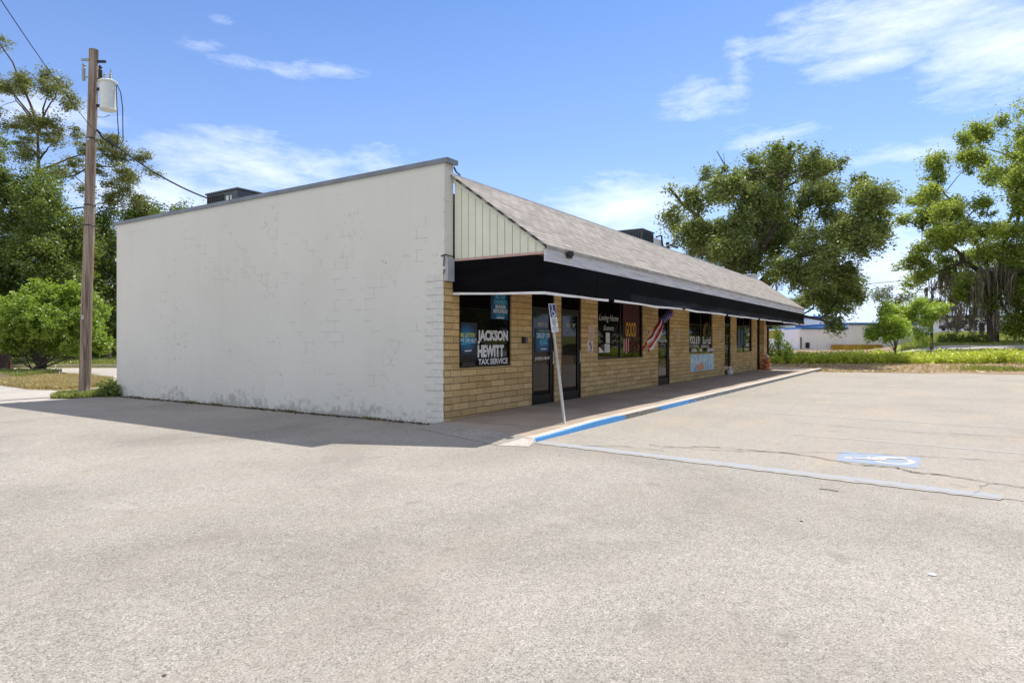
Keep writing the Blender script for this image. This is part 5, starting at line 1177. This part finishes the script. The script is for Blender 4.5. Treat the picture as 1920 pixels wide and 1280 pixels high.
def inpoly(x, y, poly):
    r_ = np.zeros(len(x), bool); j = len(poly) - 1
    for i in range(len(poly)):
        xi, yi = poly[i]; xj, yj = poly[j]
        with np.errstate(divide='ignore', invalid='ignore'):
            r_ ^= ((yi > y) != (yj > y)) & (x < (xj - xi) * (y - yi) / (yj - yi + 1e-12) + xi)
        j = i
    return r_
def grass_in(name, poly, n, h, wd, mat, label, zoff, seed):
    rs = np.random.RandomState(seed); xs_ = [p[0] for p in poly]; ys_ = [p[1] for p in poly]
    x = rs.uniform(min(xs_), max(xs_), n); y = rs.uniform(min(ys_), max(ys_), n); k = inpoly(x, y, poly); x, y = x[k], y[k]
    V = blades(len(x), (x, y), h, wd, rs); V[:, :, 2] += zoff
    return tag(mesh_np(name, V, 4, mat), label, 'grass', kind='stuff')
grass_in('dry_grass', [(8.62, 23.1), (9.0, 22.0), (10.2, 22.3), (11.4, 24.0), (12.5, 26.2), (12.95, 30), (12.2, 31), (10.6, 30.0), (9.3, 28.2), (8.9, 26)], 48000, .12, .012, M['drygrass'], 'straw-coloured dry grass on the island beyond the pole', .045, 41)
grass_in('green_grass', [(10.4, 29.0), (12.2, 31), (13.6, 33), (12.6, 36), (11.4, 35), (10.6, 31)], 5000, .16, .015, M['greengrass'], 'greener grass round the foot of the bush', .12, 42)
pw_ = [(7.5, 18.9), (7.9, 18.5), (8.78, 18.4), (9.6, 18.5), (9.6, 19.6), (8.9, 20.2), (8.2, 20.1)]
mb = MB(); mb.face([(x, y, .006) for x, y in pw_]); tag(mb.build('pole_verge', M['mulch']), kind='structure')
grass_in('weed_patch', pw_, 9000, .12, .012, M['greengrass'], 'green weeds round the foot of the pole and the wall corner', .03, 43)
n = 500; rs = np.random.RandomState(5)
V = leaves(np.array([(8.72, 18.15, .12), (8.6, 18.45, .15), (8.75, 18.7, .22), (8.6, 18.3, .08), (8.85, 18.5, .3)]), np.full(5, .12), 170, .09, rs)
tag(mesh_np('weed_plant', V, 4, M['denseleaf']), 'dark leafy weed at the far foot of the stucco wall', 'weeds')
# weeds along the foot of the stucco wall
n = 1500; y = rs.uniform(7.3, 17.6, n); y = y[(np.sin(y * 2.3) + np.sin(y * 5.1 + 1) + rs.normal(0, .5, len(y))) > .75]; x = 8.80 - np.abs(rs.normal(0, .035, len(y)))
V = blades(len(y), (x, y), .05, .008, rs, .6); V[:, :, 2] += .03
tag(mesh_np('wall_weeds', V, 4, M['denseleaf']), 'tiny weeds in the joint along the foot of the stucco wall', 'weeds', kind='stuff')
y = rs.uniform(7.2, 17.8, 1400); V = leaves(np.stack([8.77 - np.abs(rs.normal(0, .06, 1400)), y, np.full(1400, .014)], 1), np.full(1400, .012), 1, .05, rs, .15)
tag(mesh_np('litter', V, 4, M['mulch']), 'dead leaves gathered along the wall foot', 'leaf litter', kind='stuff')
# rear kerb and grass on the left
mb = MB(); a = FW * 37.2; 
for s0, s1 in ((-34, -26), (-25.9, -18)):
    mb.obox(a + RT * ((s0 + s1) / 2) + Vector((0, 0, .06)), RT * ((s1 - s0) / 2), FW * .12, Vector((0, 0, .08)))
tag(mb.build('rear_kerb', M['kerbtop']), kind='structure')
n = 14000; f = rs.uniform(38.5, 50, n); l = rs.uniform(-42, -22, n); X_, Y_ = f * FW.x + l * RT.x, f * FW.y + l * RT.y
tag(mesh_np('rear_grass', blades(n, (X_, Y_), .3, .03, rs), 4, M['greengrass']), 'rough grass beyond the rear kerb under the trees', 'grass', kind='stuff')
# stones and twigs lying on the asphalt
rr = random.Random(77)
for lab, x, y, s_ in [('small dark pebble on the asphalt right of centre', 5.68, .91, .012), ('pale flat chip of stone on the asphalt at the right', 4.82, .02, .022), ('dark pebble on the asphalt at the lower left', 1.55, 2.81, .008)]:
    mb = MB(); mb.lathe([(s_, 0), (s_ * 1.1, s_ * .25), (s_ * .5, s_ * .5)], (x, y, .001), 8); tag(mb.build('pebble', M['paper'] if 'pale' in lab else M['crack']), lab, 'pebble', group='pebbles on the asphalt')
mb = MB(); mb.tube([(7.0, .96, .008), (7.0, .88, .010), (6.98, .79, .008)], .004, 5); tag(mb.build('twig', M['crack']), 'thin dark twig on the asphalt below the blue stripe', 'twig')

# ------------------------------------------------------------ far buildings
def C(px, d, z): return FW * d + RT * ((px - 960) / 1222.5 * d) + Vector((0, 0, z))
def fbox(mb, px0, px1, d, dep, z0, z1, m=0):
    a, b = C(px0, d, z0), C(px1, d, z0); mb.prism([a, b, b + FW * dep, a + FW * dep], (0, 0, z1 - z0), m)
def Z(py, d): return EYE + (640 - py) / 1222.5 * d
g0 = H(*C(1560, 75, 0).xy) - .1
bt = thing('metal_building', 'white ribbed metal building with blue roof trim beyond the weeds', 'building', C(1560, 75, g0))
mb = MB(); fbox(mb, 1497, 1593, 75, 14, g0, Z(617, 75)); fbox(mb, 1593, 1720, 74.6, 14, g0, Z(609, 75)); fbox(mb, 1440, 1562, 90, 10, g0, Z(596, 90))
for px in range(1500, 1592, 6): fbox(mb, px, px + .8, 74.95, .05, g0, Z(618, 75))
for px in range(1597, 1718, 6): fbox(mb, px, px + .8, 74.55, .05, g0, Z(610, 75))
for px in range(1442, 1560, 5): fbox(mb, px, px + .7, 89.95, .05, g0, Z(597, 90))
mb.build('wall', M['fbwhite'], bt)
mb = MB(); fbox(mb, 1503, 1593.2, 74.85, 14.2, Z(617, 75) + .02, Z(613.5, 75)); fbox(mb, 1592.6, 1722, 74.4, 14.3, Z(609, 75) + .02, Z(605, 75)); fbox(mb, 1438, 1564, 89.8, 10.3, Z(596, 90) + .02, Z(592.5, 90)); mb.build('roof_trim', M['fbblue'], bt)
mb = MB(); a, b = C(1440, 90, Z(592, 90)), C(1560, 90, Z(592, 90)); c_, d_ = C(1446, 97, Z(580, 97)), C(1535, 97, Z(580, 97)); mb.face([a, b, d_, c_]); mb.prism([b, b + FW * 10, d_], RT * .02); mb.build('roof', M['fbroof'], bt)
mb = MB(); fbox(mb, 1560, 1655, 74.2, .3, g0, Z(646, 74.2)); mb.build('painted_base', M['yellowblock'], bt)
mb = MB(); fbox(mb, 1625, 1633, 74.3, .25, Z(630, 74), Z(617, 74)); fbox(mb, 1501, 1503, 74.88, .06, Z(653, 75), Z(632, 75)); fbox(mb, 1511, 1518, 74.85, .08, Z(652, 75), Z(642, 75)); mb.build('vent', M['darkmetal'], bt)
bt = thing('low_building', 'olive yellow and white low annexe left of the white metal building', 'building', C(1480, 80, g0))
mb = MB(); fbox(mb, 1452, 1496, 80, 4, Z(635, 80), Z(619, 80)); mb.build('upper_wall', M['olive'], bt)
mb = MB(); fbox(mb, 1450, 1498, 80.2, 3.5, g0, Z(635, 80)); mb.build('lower_wall', M['fbwhite'], bt)
mb = MB(); fbox(mb, 1462, 1496, 79.7, 4, Z(619, 80) + .02, Z(617, 80)); mb.build('roof', M['fbwhite'], bt)
g0 = H(*C(1900, 135, 0).xy)
bt = thing('roadside_store', 'long pale store with dark flat roof far behind the mossy oak', 'building', C(1900, 135, g0 - .3))
mb = MB(); fbox(mb, 1790, 2060, 135, 12, g0 - 1, Z(596, 135)); mb.build('wall', M['fbwhite'], bt)
mb = MB(); fbox(mb, 1785, 2065, 134, 14, Z(596, 135), Z(591, 135)); mb.build('roof', M['acbody'], bt)
mb = MB()
for px in range(1800, 2050, 22): fbox(mb, px, px + 14, 134.9, .1, Z(611, 135), Z(600, 135))
mb.build('window', M['glass'], bt)
# road and pale path on the verge
def ribbon(name, pts, w_, mat, lift=.03):
    mb = MB()
    P = [Vector(p) for p in pts]
    for a, b in zip(P, P[1:]):
        n_ = 12
        for k in range(n_):
            p, q_ = a + (b - a) * k / n_, a + (b - a) * (k + 1) / n_
            d = (b - a).normalized(); s_ = Vector((-d.y, d.x, 0)) * w_ / 2
            mb.face([(v.x, v.y, H(v.x, v.y) + lift) for v in (p - s_, q_ - s_, q_ + s_, p + s_)])
    return tag(mb.build(name, mat), kind='structure')
ribbon('side_road', [C(1690, 46.5, 0), C(1850, 46.5, 0), C(2200, 46.5, 0)], 4.2, M['drive'])
ribbon('road', [C(1600, 118, 0), C(1850, 112, 0), C(2300, 110, 0)], 14, M['drive'], .05)
ribbon('path', [C(1765, 62, 0), C(1830, 63, 0), C(1990, 70, 0)], 1.8, M['drive'])
# parked cars
def car(label, pos, ang, mat, group):
    t_ = thing('parked_car', label, 'car', pos, group)
    ca, sa = math.cos(ang), math.sin(ang); P0 = Vector(pos)
    def w_(x, y, z): return P0 + Vector((x * ca - y * sa, x * sa + y * ca, z))
    prof = [(-2.2, .35), (-2.25, .75), (-2.1, .95), (-1.5, 1.02), (-.9, 1.42), (.4, 1.47), (1.05, 1.02), (1.9, .9), (2.25, .7), (2.25, .35)]
    mb = MB(); n = len(prof)
    for s_ in (-1, 1):
        for j in range(1): pass
    L_ = [w_(x, -.85 + (.16 if z > 1.1 else 0), z) for x, z in prof]; R_ = [w_(x, .85 - (.16 if z > 1.1 else 0), z) for x, z in prof]
    mb.face(L_); mb.face(R_[::-1])
    for k in range(n): mb.face([L_[k], R_[k], R_[(k + 1) % n], L_[(k + 1) % n]])
    mb.build('body', mat, t_, bevel=.05)
    mb = MB()
    for s_ in (-1, 1):
        y = s_ * .80; y2 = s_ * .705
        mb.face([w_(-1.3, s_ * .862, 1.06), w_(.85, s_ * .862, 1.06), w_(.35, s_ * .705, 1.40), w_(-.85, s_ * .705, 1.37)])
    mb.face([w_(1.07, -.7, 1.04), w_(1.07, .7, 1.04), w_(.47, .6, 1.43), w_(.47, -.6, 1.43)]); mb.face([w_(-1.47, -.7, 1.06), w_(-1.47, .7, 1.06), w_(-.97, .6, 1.4), w_(-.97, -.6, 1.4)])
    mb.build('window', M['glass'], t_)
    for x in (-1.4, 1.4):
        for s_ in (-1, 1):
            mb = MB(); mb.tube([w_(x, s_ * .68, .33), w_(x, s_ * .88, .33)], .33, 16); wh = mb.build('wheel', M['tyre'], t_)
            mb = MB(); mb.tube([w_(x, s_ * .875, .33), w_(x, s_ * .89, .33)], .19, 12); mb.build('rim', M['rim'], wh)
    for s_ in (-.6, .6):
        mb = MB(); mb.obox(w_(2.24, s_, .72), Vector((ca, sa, 0)) * .03, Vector((-sa, ca, 0)) * .2, Vector((0, 0, .07))); mb.build('headlight', M['lamp_clear'], t_)
        mb = MB(); mb.obox(w_(-2.23, s_, .8), Vector((ca, sa, 0)) * .03, Vector((-sa, ca, 0)) * .18, Vector((0, 0, .08))); mb.build('tail_light', M['lamp_red'], t_)
    return t_
silver = plain('silver_car_paint', (.50, .51, .53), .25, .6, .6, var=.02); white = plain('white_car_paint', (.70, .70, .70), .25, 0, .6, var=.02); dk = plain('dark_car_paint', (.03, .035, .05), .25, .3, .6, var=.02)
for px, d_, m_, lab in [(1838, 106, silver, 'silver car parked left of the mossy oak trunk across the road'), (1880, 107, dk, 'dark car parked behind the mossy oak trunk'), (1905, 106, white, 'white car parked furthest right across the road'), (1790, 108, dk, 'dark car half hidden by hanging moss across the road')]:
    p = C(px, d_, 0); car(lab, (p.x, p.y, H(p.x, p.y) + .08), YAW - R(90) + R(12), m_, 'cars parked across the road')
car('white car on the lot seen only mirrored in the shop glass', (27.5, -6.2, .006), R(90), white, 'cars mirrored in the shop glass')
car('silver car on the lot seen only mirrored in the shop glass', (21.5, -6.6, .006), R(90), silver, 'cars mirrored in the shop glass')
# teal canopy glimpsed behind the round tree
t_ = thing('parasol', 'small teal canopy glimpsed behind the round verge tree', 'parasol', C(1732, 58, 1.2))
mb = MB(); c_ = C(1732, 58, 0); mb.lathe([(.75, Z(628, 58)), (.72, Z(625, 58)), (.3, Z(621, 58)), (.02, Z(619, 58))], (c_.x, c_.y, 0), 14); mb.build('canopy', M['teal'], t_)
mb = MB(); mb.tube([(c_.x, c_.y, .8), (c_.x, c_.y, Z(621, 58))], .03, 6); mb.build('pole', M['darkmetal'], t_)
# beige house at the left edge
bt = thing('beige_house', 'beige house wall with dark brown door edge at the far left', 'building', (12.9, 36.8, -.02))
a = C(19.5, 31, -.05); mb = MB(); lx = -RT; mb.prism([a, a + lx * 6, a + lx * 11 + FW * 7, a + FW * 7 + lx * 5.6], (0, 0, 3.0)); mb.build('wall', M['beige'], bt)
mb = MB(); mb.prism([a + FW * -.03 + RT * .04, a + lx * .32 + FW * -.03, a + lx * .6 + FW * .5, a + lx * .36 + FW * .5], (0, 0, .55)); mb.build('plinth', M['terracotta'], bt)
b_ = C(7.5, 30.2, -.05); mb = MB(); mb.prism([b_, b_ + lx * 2, b_ + lx * 2 + FW * .25, b_ + FW * .25], (0, 0, 2.4)); mb.build('door_panel', M['darkbrown'], bt)
mb = MB(); a2_ = a + Vector((0, 0, 3.02)); mb.prism([a2_ + RT * .4 - FW * .6, a2_ + lx * 6.4 - FW * .6, a2_ + lx * 11 + FW * 7.4, a2_ + lx * 5.4 + FW * 7.4], (0, 0, .18)); mb.build('roof', M['acbody'], bt)
